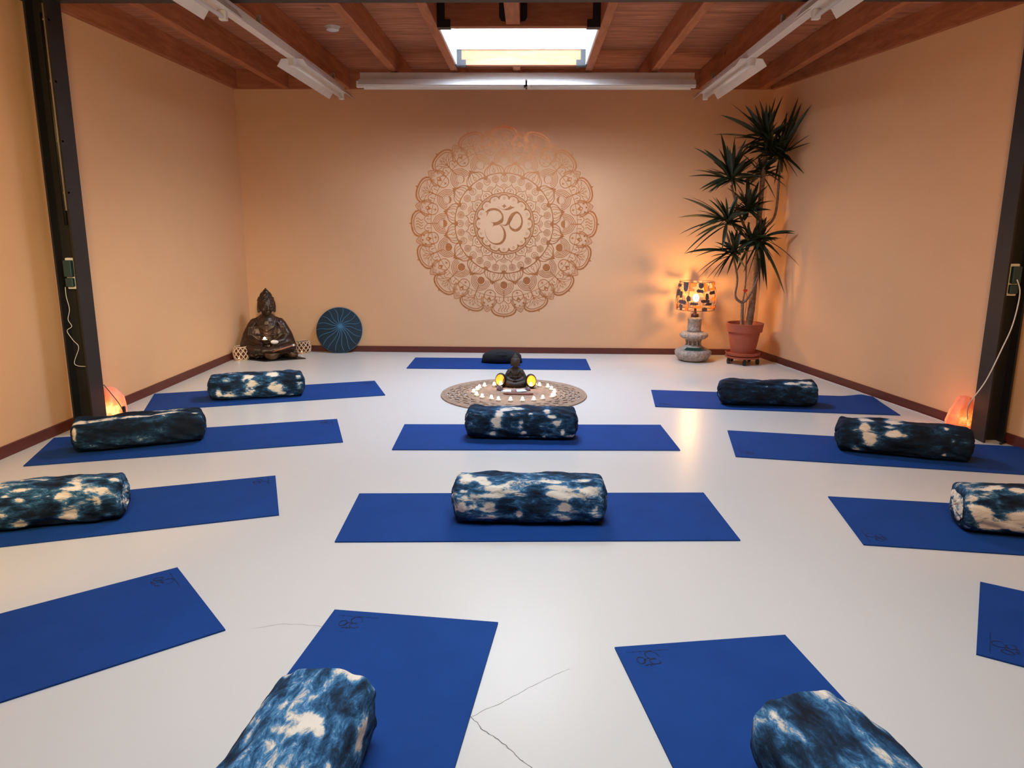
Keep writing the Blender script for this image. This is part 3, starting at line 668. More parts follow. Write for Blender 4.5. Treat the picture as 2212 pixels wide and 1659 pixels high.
# ------------------------------------------------------------------ mandala mural
mand = thing('mandala_mural', 'large copper lotus mandala with an om sign painted on the back wall', 'mural', (-.290, YB - .0006, 1.392))
SC = .522 / 385
def fw(x, y, z): return (x, -z, y)
def pol(r, deg): a = math.radians(deg); return (r * math.sin(a), -r * math.cos(a))      # 0 deg = straight down
LAY = [0]
def lay(): LAY[0] = (LAY[0] + 1) % 45; return LAY[0] * 2e-5
def rline(mb, pts, w_, z=0, closed=False, n=4):
    z = lay()
    rib_mesh(mb, [(p[0], p[1], (p[2] if len(p) > 2 else w_ * 1.3)) for p in pts], 0, 0, SC, z, closed, fw, n)
def circ(mb, cx, cy, r, w_, z=0, n=24): rline(mb, [(cx + r * math.cos(2 * PI * k / n), cy + r * math.sin(2 * PI * k / n)) for k in range(n)], w_, z, True, 3)
def disc(mb, pts, z=0):
    z = lay(); cx_ = sum(p[0] for p in pts) / len(pts); cy_ = sum(p[1] for p in pts) / len(pts); n_ = len(pts)
    mb.add([fw(x * SC, y * SC, z) for x, y in pts] + [fw(cx_ * SC, cy_ * SC, z)], [(i, (i + 1) % n_, n_) for i in range(n_)])
def dot(mb, cx, cy, r, z=0): disc(mb, [(cx + r * math.cos(2 * PI * k / 14), cy + r * math.sin(2 * PI * k / 14)) for k in range(14)], z)
def loc(r0, deg, dx, dy):          # local frame: dy outward, dx sideways
    a = math.radians(deg); ox, oy = math.sin(a), -math.cos(a); tx, ty = math.cos(a), math.sin(a)
    return (r0 * ox + dy * ox + dx * tx, r0 * oy + dy * oy + dx * ty)
o_ = MB(); sc_om = SC * 3.606 / 11.44
om_mesh(o_, sc_om, 0, fw); o_.build('om_sign', M['copper'], mand)
i_ = MB()
circ(i_, 0, 0, 236, 7, 0, 48); circ(i_, 0, 0, 225, 3.5, 0, 48)
for k in range(16):
    d0 = 22.5 * k
    rline(i_, [pol(190, d0 - 11.2), pol(205, d0 - 9.6), pol(217, d0 - 6), pol(221, d0), pol(217, d0 + 6), pol(205, d0 + 9.6), pol(190, d0 + 11.2)], 5)
    disc(i_, [pol(190, d0 + 11.25), pol(208, d0 + 9.2), pol(222, d0 + 6), pol(224, d0 + 11.25), pol(222, d0 + 16.5), pol(208, d0 + 13.3)][:3] + [pol(214, d0 + 11.25)] + [pol(222, d0 + 16.5), pol(208, d0 + 13.3)])
    c_ = pol(196, d0); circ(i_, c_[0], c_[1], 7.5, 2.2, 0, 10)
    e = d0 + 11.25
    rline(i_, [pol(240, e - 10.5), pol(262, e - 10.2), pol(278, e - 6.5), pol(286, e - 2.5), pol(302, e), pol(286, e + 2.5), pol(278, e + 6.5), pol(262, e + 10.2), pol(240, e + 10.5)], 4)
    rline(i_, [loc(240, e, -27, 0), loc(240, e, -20, 20), loc(240, e, 0, 30), loc(240, e, 20, 20), loc(240, e, 27, 0)], 3)
    c_ = pol(254, e); dot(i_, c_[0], c_[1], 6.5)
    rline(i_, [pol(300, e), pol(325, e)], 3)
    for rr, hw in ((283, 2.5), (292, 4), (302, 5.5)):
        rline(i_, [pol(rr - 14, d0 - hw), pol(rr, d0), pol(rr - 14, d0 + hw)], 2.8)
i_.build('inner_rosette', M['copper'], mand)
s_ = MB()
for k in range(32):
    c_ = pol(345, 11.25 * k); circ(s_, c_[0], c_[1], 25, 3.2, 0, 14)
    if k % 2:
        circ(s_, c_[0], c_[1], 17, 2.6, 0, 12); circ(s_, c_[0], c_[1], 10, 3, 0, 8); dot(s_, c_[0], c_[1], 5)
    else:
        rline(s_, [(c_[0] + (18 - 1.25 * q) * math.cos(q * .75 + k), c_[1] + (18 - 1.25 * q) * math.sin(q * .75 + k)) for q in range(14)], 3.4, 0, False, 2)
s_.build('spiral_ring', M['copper'], mand)
r_ = MB(); pts = []
for k in range(16 * 8):
    ph_ = (k % 8) / 8; nn = max(0, 1 - min(ph_, 1 - ph_) * 5.5); wv = 8 + 22 * nn ** 1.3; pts.append((*pol(387 - wv / 2 + 3, 22.5 * k / 8), wv))
rline(r_, pts, 8, 0, True, 3); r_.build('main_ring', M['copper'], mand)
lo = MB()
for k in range(16):
    e = 22.5 * k + 11.25
    for wd, tip, th in ((10.6, 480, 5), (7.6, 470, 3.2), (4.8, 458, 3), ):
        rline(lo, [pol(388, e - wd), pol(410, e - wd * 1.0), pol(436, e - wd * .72), pol(452, e - wd * .34), pol(tip, e)], th)
        rline(lo, [pol(388, e + wd), pol(410, e + wd * 1.0), pol(436, e + wd * .72), pol(452, e + wd * .34), pol(tip, e)], th)
    rline(lo, [loc(394, e, 0, 0), loc(394, e, -9, 14), loc(394, e, 0, 32), loc(394, e, 0, 32)], 3); rline(lo, [loc(394, e, 0, 0), loc(394, e, 9, 14), loc(394, e, 0, 32)], 3)
    rline(lo, [pol(426, e), pol(465, e)], 3)
    disc(lo, [pol(455, e - 1.6), pol(468, e - .9), pol(488, e), pol(468, e + .9), pol(455, e + 1.6)])
lo.build('lotus_band', M['copper'], mand)
mo = MB(); full = {0, 1, 2, 14, 15}
for k in range(16):
    e = 22.5 * k; c_ = pol(478, e); kk = min(k, 16 - k)
    if k in full: dot(mo, c_[0], c_[1], 30)
    else:
        circ(mo, c_[0], c_[1], 30, 2.2, 0, 16); bulge = {3: -22, 4: 0, 5: 14, 6: 22, 7: 26, 8: 28}[kk]; sd = 1 if k < 8 else -1
        z_ = lay(); vs_ = []
        for q in np.linspace(0, PI, 14):
            vs_ += [fw((c_[0] - sd * 30 * math.sin(q)) * SC, (c_[1] + 30 * math.cos(q)) * SC, z_), fw((c_[0] - sd * bulge * math.sin(q)) * SC, (c_[1] + 30 * math.cos(q)) * SC, z_)]
        mo.add(vs_, [(2 * i, 2 * i + 1, 2 * i + 3, 2 * i + 2) for i in range(13)])
    for q, (rr, tp) in enumerate(((40, 528), (52, 543), (64, 557), (76, 572))):
        sp = 3.9 if q else 4.2
        rline(mo, [loc(478, e, -rr * .93, -rr * .35), loc(478, e, -rr, 8), loc(478, e, -rr * .72, rr * .72), (*loc(tp - 10, e, -7, 0),), pol(tp, e)], sp)
        rline(mo, [loc(478, e, rr * .93, -rr * .35), loc(478, e, rr, 8), loc(478, e, rr * .72, rr * .72), (*loc(tp - 10, e, 7, 0),), pol(tp, e)], sp)
    rline(mo, [pol(524, e), pol(600, e)], 4)
circ(mo, 0, 0, 575, 3.2, 0, 64); mo.build('moon_band', M['copper'], mand)
ht = MB()
for k in range(16):
    e = 22.5 * k + 11.25
    rline(ht, [loc(572, e, 0, -44), loc(572, e, -33, -30), loc(572, e, -44, 2), loc(572, e, -34, 28), loc(572, e, -14, 40), loc(572, e, 0, 54), loc(572, e, 14, 40), loc(572, e, 34, 28), loc(572, e, 44, 2), loc(572, e, 33, -30)], 4.5, 0, True)
    disc(ht, [loc(550, e, 17 * math.cos(q) * (1 if i % 2 == 0 else .28), 17 * math.sin(q) * (1 if i % 2 == 0 else .28)) for i, q in enumerate(np.linspace(0, 2 * PI, 9)[:-1])])
    disc(ht, [loc(596, e, x_, y_) for x_, y_ in ((0, -16), (7, -4), (15, 5), (13, 14), (5, 15), (0, 9), (-5, 15), (-13, 14), (-15, 5), (-7, -4))])
    for dx, dy in ((-34, 66), (0, 84), (34, 66)):
        c_ = loc(572, e, dx, dy)
        (dot(ht, c_[0], c_[1], 8) if k in (0, 3, 12, 15, 4) else circ(ht, c_[0], c_[1], 7.5, 2.5, 0, 10))
    for wd, r0, tp, th in ((62, 590, 708, 4.5), (53, 592, 694, 3), (44, 594, 682, 4)):
        for sg in (-1, 1): rline(ht, [loc(0, e, sg * wd, r0), loc(0, e, sg * wd, r0 + 30), loc(0, e, sg * wd * .78, r0 + 62), loc(0, e, sg * wd * .3, tp - 16), loc(0, e, 0, tp)], th)
    for sg in (-1, 1):
        g = 22.5 * k + sg * 3.35
        rline(ht, [pol(576, g - 3.1), pol(600, g - 3.2), pol(612, g - 2.2), pol(630, g), pol(612, g + 2.2), pol(600, g + 3.2), pol(576, g + 3.1)], 3.6)
        rline(ht, [pol(577, g), pol(600, g)], 3); c_ = pol(604, g); dot(ht, c_[0], c_[1], 4.5)
ht.build('heart_petals', M['copper'], mand)
bp = MB(); random.seed(5)
for k in range(16):
    e = 22.5 * k
    def arcp(o2, hw): return [loc(0, e, x_, y_ - o2) for x_, y_ in [(-hw, 672), (-hw * .93, 694), (-hw * .70, 714), (-hw * .34, 726), (0, 728), (hw * .34, 726), (hw * .70, 714), (hw * .93, 694), (hw, 672)]]
    rline(bp, arcp(0, 98), 10); rline(bp, arcp(17, 86), 5)
    disc(bp, [loc(0, e, -24, 728), loc(0, e, -8, 734), loc(0, e, 0, 750), loc(0, e, 8, 734), loc(0, e, 24, 728)])
    if k % 4 == 0:
        for dx in (-33, -11, 11, 33):
            rline(bp, [loc(0, e, dx + 9 * math.sin(q), 638 + 9 * q) for q in (0, 1, 2, 3, 4, 5, 6)], 3.8)
    else:
        rline(bp, [(*pol(598, e), 12), (*pol(625, e), 7), (*pol(640, e), 4)], 6)
        def br(x0, y0, a0, ln, dep, w_):
            x1, y1 = x0 + ln * math.sin(a0), y0 + ln * math.cos(a0)
            if y1 > 700 - abs(x1) * .25: return
            rline(bp, [(*loc(0, e, x0, y0), w_), (*loc(0, e, (x0 + x1) / 2 + random.uniform(-2, 2), (y0 + y1) / 2), w_), (*loc(0, e, x1, y1), w_ * .8)], w_, 0, False, 3)
            if dep: br(x1, y1, a0 - .38, ln * .8, dep - 1, w_ * .8); br(x1, y1, a0 + .38, ln * .8, dep - 1, w_ * .8)
        for a0 in (-1.05, -.5, 0, .5, 1.05): br(0, 622, a0, 30 + 8 * abs(a0), 3, 4.6)
bp.build('outer_petals', M['copper'], mand)

# ------------------------------------------------------------------ seated statues
def capsules(mb, chain, seg=18):
    for (p, r0), (q, r1) in zip(chain[:-1], chain[1:]):
        p, q = Vector(p), Vector(q); n = max(2, int((q - p).length / (min(r0, r1) * .9)) + 1)
        mb.tube([p.lerp(q, i / n) for i in range(n + 1)], [r0 + (r1 - r0) * i / n for i in range(n + 1)], seg)
    for p, r in chain: mb.ball(p, r, max(seg, 12), 10)
def sym(f):
    for s in (-1, 1): f(s)
def statue_mesh(name, mat_, parent, simple_head=False, vox=.0045):
    body = b = MB()
    b.ball((0, -.05, .045), (.275, .195, .055), 24, 10)
    b.ball((0, .02, .06), (.20, .13, .09), 20, 10)
    def leg(s):
        capsules(b, [((s * .07, .03, .10), .075), ((s * .215, -.09, .085), .070)])
        capsules(b, [((s * .215, -.10, .085), .062), ((s * .12, -.19, .085), .048), ((-s * .04, -.215, .075), .036)])
        b.ball((-s * .085, -.215, .078), (.042, .024, .02))
    sym(leg)
    capsules(b, [((0, .02, .10), .125), ((0, .02, .22), .112), ((0, .022, .33), .118)])
    b.ball((0, .02, .335), (.150, .082, .072), 20, 10)
    capsules(b, [((-.125, .02, .335), .05), ((0, .02, .39), .055), ((.125, .02, .335), .05)])
    def arm(s):
        b.ball((s * .128, .02, .325), (.055, .062, .065))
        capsules(b, [((s * .142, .015, .315), .054), ((s * .195, -.01, .215), .055), ((s * .15, -.09, .155), .045), ((s * .055, -.155, .145), .030)])
        capsules(b, [((s * .205, .0, .20), .05), ((s * .225, -.03, .12), .055)])
        for k in range(4): capsules(b, [((s * .05 - s * .012 * k, -.160 - .006 * k, .148), .009), ((-s * .02 - s * .006 * k, -.170 - .006 * k, .150 + .003 * k), .0075)], 8)
        capsules(b, [((s * .045, -.155, .158), .009), ((s * .008, -.152, .172), .007)], 8)
        for q in range(3):
            capsules(b, [((s * (.105 + .018 * q), -.052, .365 - .012 * q), .007), ((s * (.14 + .02 * q), -.072, .30), .009), ((s * (.15 + .022 * q), -.07, .24 - .02 * q), .007)], 8)
    sym(arm)
    capsules(b, [((0, .02, .40), .052), ((0, .018, .46), .048)])
    def fill(s):
        b.ball((s * .115, -.005, .20), (.10, .075, .15)); b.ball((s * .16, -.03, .13), (.11, .10, .08))
    sym(fill)
    # head
    b = MB()
    b.ball((0, .008, .532), (.068, .078, .088), 24, 16)
    b.ball((0, -.002, .495), (.050, .060, .045), 18, 10)
    b.ball((0, .022, .565), (.074, .078, .062), 24, 12)
    b.ball((0, .024, .612), (.050, .052, .042), 18, 12)
    b.ball((0, .022, .645), (.028, .028, .028)); capsules(b, [((0, .022, .660), .016), ((0, .022, .680), .007)])
    if not simple_head:
        capsules(b, [((0, -.066, .545), .008), ((0, -.080, .512), .012)], 8)
        def face(s):
            b.ball((s * .013, -.070, .508), (.009, .010, .007))
            capsules(b, [((s * .008, -.067, .549), .006), ((s * .030, -.064, .557), .0065), ((s * .052, -.044, .548), .005)], 8)
            b.ball((s * .029, -.058, .534), (.018, .013, .009)); b.ball((s * .035, -.050, .505), (.02, .016, .02))
        sym(face)
        b.ball((0, -.071, .489), (.019, .009, .005)); b.ball((0, -.069, .480), (.015, .010, .0055)); b.ball((0, -.052, .464), (.017, .014, .013))
        for (c_, r_, lo_) in (((0, .022, .565), (.074, .078, .062), .30), ((0, .024, .612), (.050, .052, .042), .0)):
            for i in range(130):
                zz = 1 - 2 * (i + .5) / 130; rr = math.sqrt(1 - zz * zz); a = i * 2.39996
                if zz < lo_ - (.45 if math.sin(a) > .1 else 0): continue
                b.ball((c_[0] + r_[0] * rr * math.cos(a), c_[1] + r_[1] * rr * math.sin(a), c_[2] + r_[2] * zz), .0062, 6, 4)
    def ear(s): capsules(b, [((s * .068, .012, .555), .011), ((s * .073, .006, .515), .010), ((s * .069, .0, .474), .012)], 8)
    sym(ear)
    hs, sn_ = (1.32, -.02) if simple_head else (1.16, -.012)
    Hm = Matrix.Translation((0, .018, .455 + sn_)) @ Matrix.Rotation(math.radians(14 if not simple_head else 0), 4, 'Z') @ Matrix.Rotation(math.radians(9 if not simple_head else 4), 4, 'X') @ Matrix.Scale(hs, 4) @ Matrix.Translation((0, -.018, -.455))
    body.add([Hm @ Vector(v_) for v_ in b.v], b.f); b = body
    # robe folds
    for q in range(4):
        x = .11 - .022 * q
        capsules(b, [((-x, -.045, .385), .007), ((-x * .72, -.085, .31 + .008 * q), .008), ((0, -.100, .265 + .016 * q), .008), ((x * .72, -.085, .31 + .008 * q), .008), ((x, -.045, .385), .007)], 8)
    capsules(b, [((-.10, -.088, .228), .010), ((0, -.112, .222), .011), ((.10, -.088, .228), .010)], 8)
    for q in range(5):
        a0 = -.22 + .022 * q
        for s in (-1, 1):
            capsules(b, [((s * (.06 + .03 * q), -.205 + .012 * q, .125 - .012 * q), .008), ((s * (.12 + .03 * q), -.185 + .02 * q, .10 - .016 * q), .009), ((s * (.20 + .016 * q), -.12 + .02 * q, .105 - .02 * q), .007)], 8)
    for q in range(9):
        x = -.24 + .06 * q; capsules(b, [((x * .8, -.20 + abs(x) * .3, .05), .012), ((x, -.235 + abs(x) * .45, .014), .014)], 8)
    o = b.build(name, mat_, parent, True)
    md = o.modifiers.new('union', 'REMESH'); md.mode = 'VOXEL'; md.voxel_size = vox; md.use_smooth_shade = True
    sm = o.modifiers.new('smooth', 'SMOOTH'); sm.factor = .5; sm.iterations = 5
    return o
bud = thing('seated_statue', 'large dark bronze seated statue in the left corner, holding a candle bowl', 'statue', (-2.770, 7.675, .020), math.radians(16))
o = statue_mesh('figure', M['bronze'], bud); o.scale = (1.0, 1.0, 1.0)
t = tag(MB().prism([(-3.00, 7.50), (-2.70, 7.36), (-2.34, 7.55), (-2.60, 7.80)], 0, .009).build('base_plate', M['slate']), 'flat black slab beneath the large statue and its bowls', 'slab')
# candle bowl in the hands
q = Matrix.Rotation(math.radians(16), 4, 'Z')
def bl(x, y, z): v_ = q @ Vector((x, y, z)); return (v_.x - 2.770, v_.y + 7.675, v_.z + .020)
t = thing('candle_bowl', 'small copper candle bowl glowing in the lap of the large statue', 'candle', bl(-.02, -.175, .164))
MB().lathe([(.012, 0), (.034, .006), (.044, .03), (.041, .03), (.030, .010), (0, .008)], 24).build('bowl', M['bowl'], t, True)
MB().lathe([(0, .012), (.026, .012), (.026, .026), (0, .028)], 16).build('candle', M['wax'], t, True)
MB().ball((0, -.004, .036), (.013, .013, .016)).build('flame', M['flame'], t, True)
point('statue_candle_light', (bl(-.02, -.20, .24)), .35, (1, .6, .3), .01)
t = thing('white_stone', 'smooth white stone in the lap of the large statue, beside the candle', 'stone', bl(.075, -.19, .150))
MB().ball((0, 0, .012), (.042, .026, .022)).build('stone', M['white_pl'], t, True)
# singing bowls on the slab
def sbowl(x, y, r, label):
    t = thing('singing_bowl', label, 'bowl', (x, y, .009), 0, 'bronze bowls in front of the large statue')
    MB().lathe([(r * .5, 0), (r * .88, r * .30), (r, r * .75), (r * .97, r * .95), (r * .92, r * .95), (r * .93, r * .72), (r * .80, r * .32), (0, r * .10)], 32).build('bowl', M['bowl'], t, True); return t
sbowl(-2.655, 7.44, .078, 'larger bronze singing bowl with a mallet across it, before the statue')
sbowl(-2.475, 7.555, .055, 'small bronze bowl at the right of the larger singing bowl')
t = thing('mallet', 'wooden singing bowl mallet with a pale tip resting across the bowls', 'mallet', (0, 0, 0))
A_, B_ = Vector((-2.64, 7.43, .092)), Vector((-2.455, 7.50, .150))
MB().tube([A_, B_], .008, 10).build('handle', M['stick2'], t, True)
MB().tube([B_, B_ + (B_ - A_).normalized() * .022], [.012, .012], 12).build('tip', M['white_pl'], t, True)
t = thing('copper_flower', 'curled copper leaf ornament at the left foot of the large statue', 'ornament', (-2.845, 7.47, .009))
for k in range(6):
    a = PI * (.1 + k * .32); mb = MB(); mb.ball((.035 * math.cos(a), .03 * math.sin(a), .022 + .004 * k), (.034, .018, .012), 12, 8, Matrix.Rotation(a, 4, 'Z') @ Matrix.Rotation(-.5, 4, 'Y')); mb.build('petal', M['bowl'], t, True)

# woven lanterns
def lantern(x, y, R, H_, label, hrot):
    t = thing('woven_lantern', label, 'lantern', (x, y, 0), 0, 'woven lattice lanterns beside the large statue')
    mb = MB(); n = 10
    def rad(z): u = (z / H_ - .48) * 2; return R * math.sqrt(max(.08, 1 - .52 * u * u))
    for s in (-1, 1):
        for k in range(n):
            mb.tube([(rad(z) * math.cos(a), rad(z) * math.sin(a), z) for a, z in [(2 * PI * k / n + s * 1.25 * i / 12, .008 + (H_ - .022) * i / 12) for i in range(13)]], .0056, 6)
    for z, r0 in ((.006, .006), (H_ - .010, .006)):
        mb.tube([((rad(z)) * math.cos(a), (rad(z)) * math.sin(a), z) for a in np.linspace(0, 2 * PI, 33)[:-1]], r0, 6, closed=True)
    mb.build('lattice', M['lantern'], t, True)
    MB().lathe([(R * .55, .004), (R * .78, H_ * .3), (R * .80, H_ * .6), (R * .60, H_ - .012), (R * .58, H_ - .012), (R * .76, H_ * .6), (R * .74, H_ * .3), (0, .008)], 24).build('glass_cup', M['lantern_in'], t, True)
    MB().tube(cr_spline([(R * .7, 0, H_ * .85), (R * 1.15, .01, H_ * .72), (R * 1.2, .015, H_ * .45), (R * .9, .01, H_ * .35)], 5), .003, 6).build('handle', M['rust'], t, True, rotz=hrot)
    MB().ball((0, -R * .84, H_ * .22), (.006, .004, .010)).build('candle_glow', M['flame'], t, True)
    return t
lantern(-2.985, 7.47, .080, .148, 'woven lattice lantern at the left of the large statue, in the corner', 2.8)
lantern(-2.472, 7.915, .080, .140, 'woven lattice lantern between the large statue and the round drum', 2.6)

# round drum leaning on the wall
t = thing('frame_drum', 'round navy disc with wavy light blue rays leaning against the back wall', 'drum', (-2.083, 7.935, .002), 0)
R_ = .248; tl = math.radians(-12)
Mx = Matrix.Rotation(math.radians(4), 4, 'Z') @ Matrix.Translation((0, 0, 0)) @ Matrix.Rotation(tl, 4, 'X') @ Matrix.Translation((0, 0, R_))
prof = [(0, -.020), (R_ - .012, -.020), (R_ - .003, -.015), (R_, -.006), (R_, .012), (R_ - .008, .018), (0, .018)]
mb = MB(); seg = 64; vs = [Mx @ Vector((r * math.cos(2 * PI * k / seg), y_, r * math.sin(2 * PI * k / seg))) for r, y_ in prof for k in range(seg)]
mb.add(vs, [(i * seg + k, i * seg + (k + 1) % seg, (i + 1) * seg + (k + 1) % seg, (i + 1) * seg + k) for i in range(len(prof) - 1) for k in range(seg)])
mb.build('shell', M['drum'], t, 'auto')
mb = MB(); random.seed(8)
cxo, czo = .015, .045
for k in range(18):
    a = 2 * PI * k / 18 + .05; L_ = R_ - .006; ex_, ez_ = L_ * math.cos(a), L_ * math.sin(a); pts = []
    for i in range(13):
        u = i / 12; wob = .028 * math.sin(u * 5.2 + (k % 3) * .6) * u * (1 - u * .3)
        x_ = cxo + (ex_ - cxo) * u - wob * math.sin(a); z_ = czo + (ez_ - czo) * u + wob * math.cos(a)
        rr = math.hypot(x_, z_)
        if rr > R_ - .008: x_ *= (R_ - .008) / rr; z_ *= (R_ - .008) / rr
        pts.append(Mx @ Vector((x_, -.0212, z_)))
    mb.tube(pts, [.0042 - .0018 * i / 12 for i in range(13)], 6)
mb.ball(Mx @ Vector((cxo, -.021, czo)), (.018, .004, .022), 14, 8)
mb.build('ray_lines', M['drum_line'], t, True)
mb = MB(); mb.tube([Mx @ Vector((R_ * 1.0 * math.cos(a), -.006, R_ * 1.0 * math.sin(a))) for a in np.linspace(0, 2 * PI, 65)[:-1]], .0030, 6, closed=True); mb.build('rim', M['drum_line'], t, True)

# ------------------------------------------------------------------ table lamp (stands on the floor)
LX, LY = 1.705, 7.68
t = thing('ceramic_lamp', 'tall lit ceramic lamp with a patchwork shade, on the floor near the plant', 'lamp', (LX, LY, 0))
MB().lathe([(.0, 0), (.105, 0), (.150, .020), (.183, .062), (.190, .098), (.180, .112), (.150, .125), (.100, .150), (.078, .170)], 48).build('lower_bowl', M['ceramic'], t, True)
mb = MB(); rng_ = np.linspace(-PI / 2 - .85, -PI / 2 + .85, 14)
mb.add([((r) * math.cos(a), (r) * math.sin(a), z) for r, z in ((.154, .127), (.108, .150)) for a in rng_], [(i, i + 1, 15 + i, 14 + i) for i in range(13)]); mb.build('glaze_band', M['glaze'], t, True)
mb = MB(); mb.lathe([(.052, .165), (.052, .225)], 24)
for k in range(10):
    a = 2 * PI * k / 10; mb.tube([(.073 * math.cos(a), .073 * math.sin(a), .166), (.070 * math.cos(a), .070 * math.sin(a), .195), (.073 * math.cos(a), .073 * math.sin(a), .225)], [.013, .009, .014], 8)
mb.lathe([(.05, .216), (.08, .216), (.085, .236), (.05, .236)], 32); mb.build('pierced_neck', M['ceramic'], t, True)
MB().lathe([(.075, .232), (.120, .238), (.140, .255), (.146, .270), (.140, .288), (.118, .302), (.080, .308)], 48).build('collar', M['ceramic'], t, True)
MB().lathe([(.074, .305), (.070, .33), (.070, .425), (.074, .438), (.072, .445), (.045, .458), (0, .46)], 40).build('neck', M['ceramic'], t, True)
MB().lathe([(.034, .452), (.040, .455), (.038, .488), (.030, .492), (.018, .494), (.014, .515), (.012, .53), (.012, .60), (0, .60)], 24).build('fitting', M['rust'], t, True)
MB().ball((0, 0, .655), (.032, .032, .040), 20, 14).build('bulb', emis('lamp_bulb', (1, .80, .46), 16), t, True)
shade = bpy.data.objects.new('lamp_shade', None)
mb = MB(); ZB, ZT, RB, RT = .538, .822, .196, .176
def sp(a, z, dr=0): r = RB + (RT - RB) * (z - ZB) / (ZT - ZB) + .012 * math.sin(PI * (z - ZB) / (ZT - ZB)) + dr; return ((r) * math.cos(a), (r) * math.sin(a), z)
for z in (ZB, ZT): mb.tube([sp(a, z) for a in np.linspace(0, 2 * PI, 49)[:-1]], .0028, 6, closed=True)
for k in range(8): mb.tube([sp(2 * PI * k / 8 + .2, ZB + (ZT - ZB) * i / 6) for i in range(7)], .0025, 6)
for k in range(3): a = 2 * PI * k / 3; mb.tube([(.012 * math.cos(a), .012 * math.sin(a), .56), sp(a, ZB + .004)], .002, 6)
shd = mb.build('lamp_shade', M['rust'], t, True)
random.seed(21)
def patch(mb, a0, z0, wa, hz, th=.006):
    K = 12; vs = []
    for dr in (-th / 2, th / 2):
        for i in range(K):
            q_ = 2 * PI * i / K; rr = random.Random(int(a0 * 991 + z0 * 7919) + i).uniform(.72, 1.08)
            cx_, cz_ = math.copysign(abs(math.cos(q_)) ** .6, math.cos(q_)), math.copysign(abs(math.sin(q_)) ** .6, math.sin(q_))
            vs.append(sp(a0 + wa / 2 * cx_ * rr, min(ZT, max(ZB, z0 + hz / 2 * cz_ * rr)), dr))
    mb.add(vs, [tuple(range(K - 1, -1, -1)), tuple(range(K, 2 * K))] + [(i, (i + 1) % K, K + (i + 1) % K, K + i) for i in range(K)])
pieces = []
used = []
for _ in range(700):
    a0 = random.uniform(0, 2 * PI); z0 = random.uniform(ZB + .012, ZT - .012)
    if random.random() < .5: wa, hz = random.uniform(.3, .6), random.uniform(.03, .06)
    else: wa, hz = random.uniform(.18, .38), random.uniform(.06, .13)
    front = abs(((a0 + PI / 2 + .217 + PI) % (2 * PI)) - PI) < wa / 2 + .13 and abs(z0 - .672) < hz / 2 + .035
    if front: continue
    ok = all(abs(((a0 - a1 + PI) % (2 * PI)) - PI) > (wa + w1) / 2 * .86 or abs(z0 - z1) > (hz + h1) / 2 * .86 for a1, z1, w1, h1 in used)
    if not ok: continue
    used.append((a0, z0, wa, hz)); dark = random.random() < .78; pc = MB(); patch(pc, a0, z0, wa, hz); pieces.append((dark, pc))
bkm = simple('dark_bark', (0.12, 0.062, 0.055), .7, var=.4)
m, nt, b = nmat('amber_glass'); b.inputs['Base Color'].default_value = (.70, .30, .12, 1); b.inputs['Roughness'].default_value = .35
tl_ = N(nt, 'ShaderNodeBsdfTranslucent'); tl_.inputs[0].default_value = (.80, .36, .14, 1); mxs = N(nt, 'ShaderNodeMixShader'); mxs.inputs[0].default_value = .65
nt.links.new(b.outputs[0], mxs.inputs[1]); nt.links.new(tl_.outputs[0], mxs.inputs[2]); nt.links.new(mxs.outputs[0], nt.nodes['Material Output'].inputs[0])
for dark, pc in pieces: pc.build('bark_piece' if dark else 'amber_piece', bkm if dark else m, shd, False)
point('table_lamp_light', (LX, LY, .72), 16, (1, .54, .16), .035)

# ------------------------------------------------------------------ potted plant on a wheeled stand
PX, PY = 2.185, 7.55
t = thing('plant_trolley', 'low terracotta-coloured plant trolley on castors under the potted plant', 'plant stand', (PX, PY, 0))
MB().lathe([(0, .062), (.165, .062), (.175, .070), (.175, .080), (0, .080)], 40).build('platform', M['terra'], t, 'auto')
for k in range(5):
    a = -PI / 2 + 2 * PI * k / 5 - .12; cx_, cy_ = .150 * math.cos(a), .150 * math.sin(a)
    cb = MB(); cb.box(cx_ - .012, cx_ + .012, cy_ - .012, cy_ + .012, .045, .063)
    o = cb.build('castor', M['black_pl'], t)
    wh = MB(); wh.tube([(cx_ - .014, cy_, .026), (cx_ + .014, cy_, .026)], .025, 18); wh.build('wheel', M['black_pl'], o, 'auto')
pl = thing('potted_plant', 'tall dragon tree with several stems in a terracotta pot, right corner', 'plant', (PX, PY, .081))
MB().lathe([(0, 0), (.150, 0), (.168, .012), (.176, .040), (.170, .042), (.160, .016), (0, .012)], 40).build('saucer', M['terra'], pl, 'auto')
MB().lathe([(.115, .014), (.158, .250), (.176, .252), (.188, .335), (.180, .338), (.168, .335), (.155, .30), (0, .30)], 48).build('pot', M['terra'], pl, 'auto')
MB().lathe([(0, .298), (.100, .304), (.158, .298), (0, .29)], 32).build('soil', M['soil'], pl, True)
def L3(px, py, dy=0.0):
    p = at(px, py, Y=PY + dy); return Vector((p.x - PX, p.y - PY, p.z - .081))
def trunk(pts, r0, r1):
    P_ = cr_spline([tuple(p) for p in pts], 8); n = len(P_)
    rr = [(r0 + (r1 - r0) * i / (n - 1)) * (1 + .06 * math.sin(i * 2.1)) for i in range(n)]
    MB().tube([tuple(p) for p in P_], rr, 10).build('trunk', M['bark'], pl, True)
S0 = Vector((0, 0, .30))
thick = [Vector((.045, .02, .29)), L3(1624, 660, .02), L3(1630, 600, .03), L3(1636, 545, .03), L3(1640, 470, .05), L3(1654, 318, .04), L3(1655, 300, .03)]
trunk(thick, .036, .020)
fork = Vector((-.035, -.02, .29)); fk = L3(1604, 655, -.02)
trunk([fork, fk], .017, .015)
trunk([fk, L3(1588, 640, -.03), L3(1592, 600, -.04), L3(1580, 540, -.05), L3(1568, 500, -.05)], .014, .011)
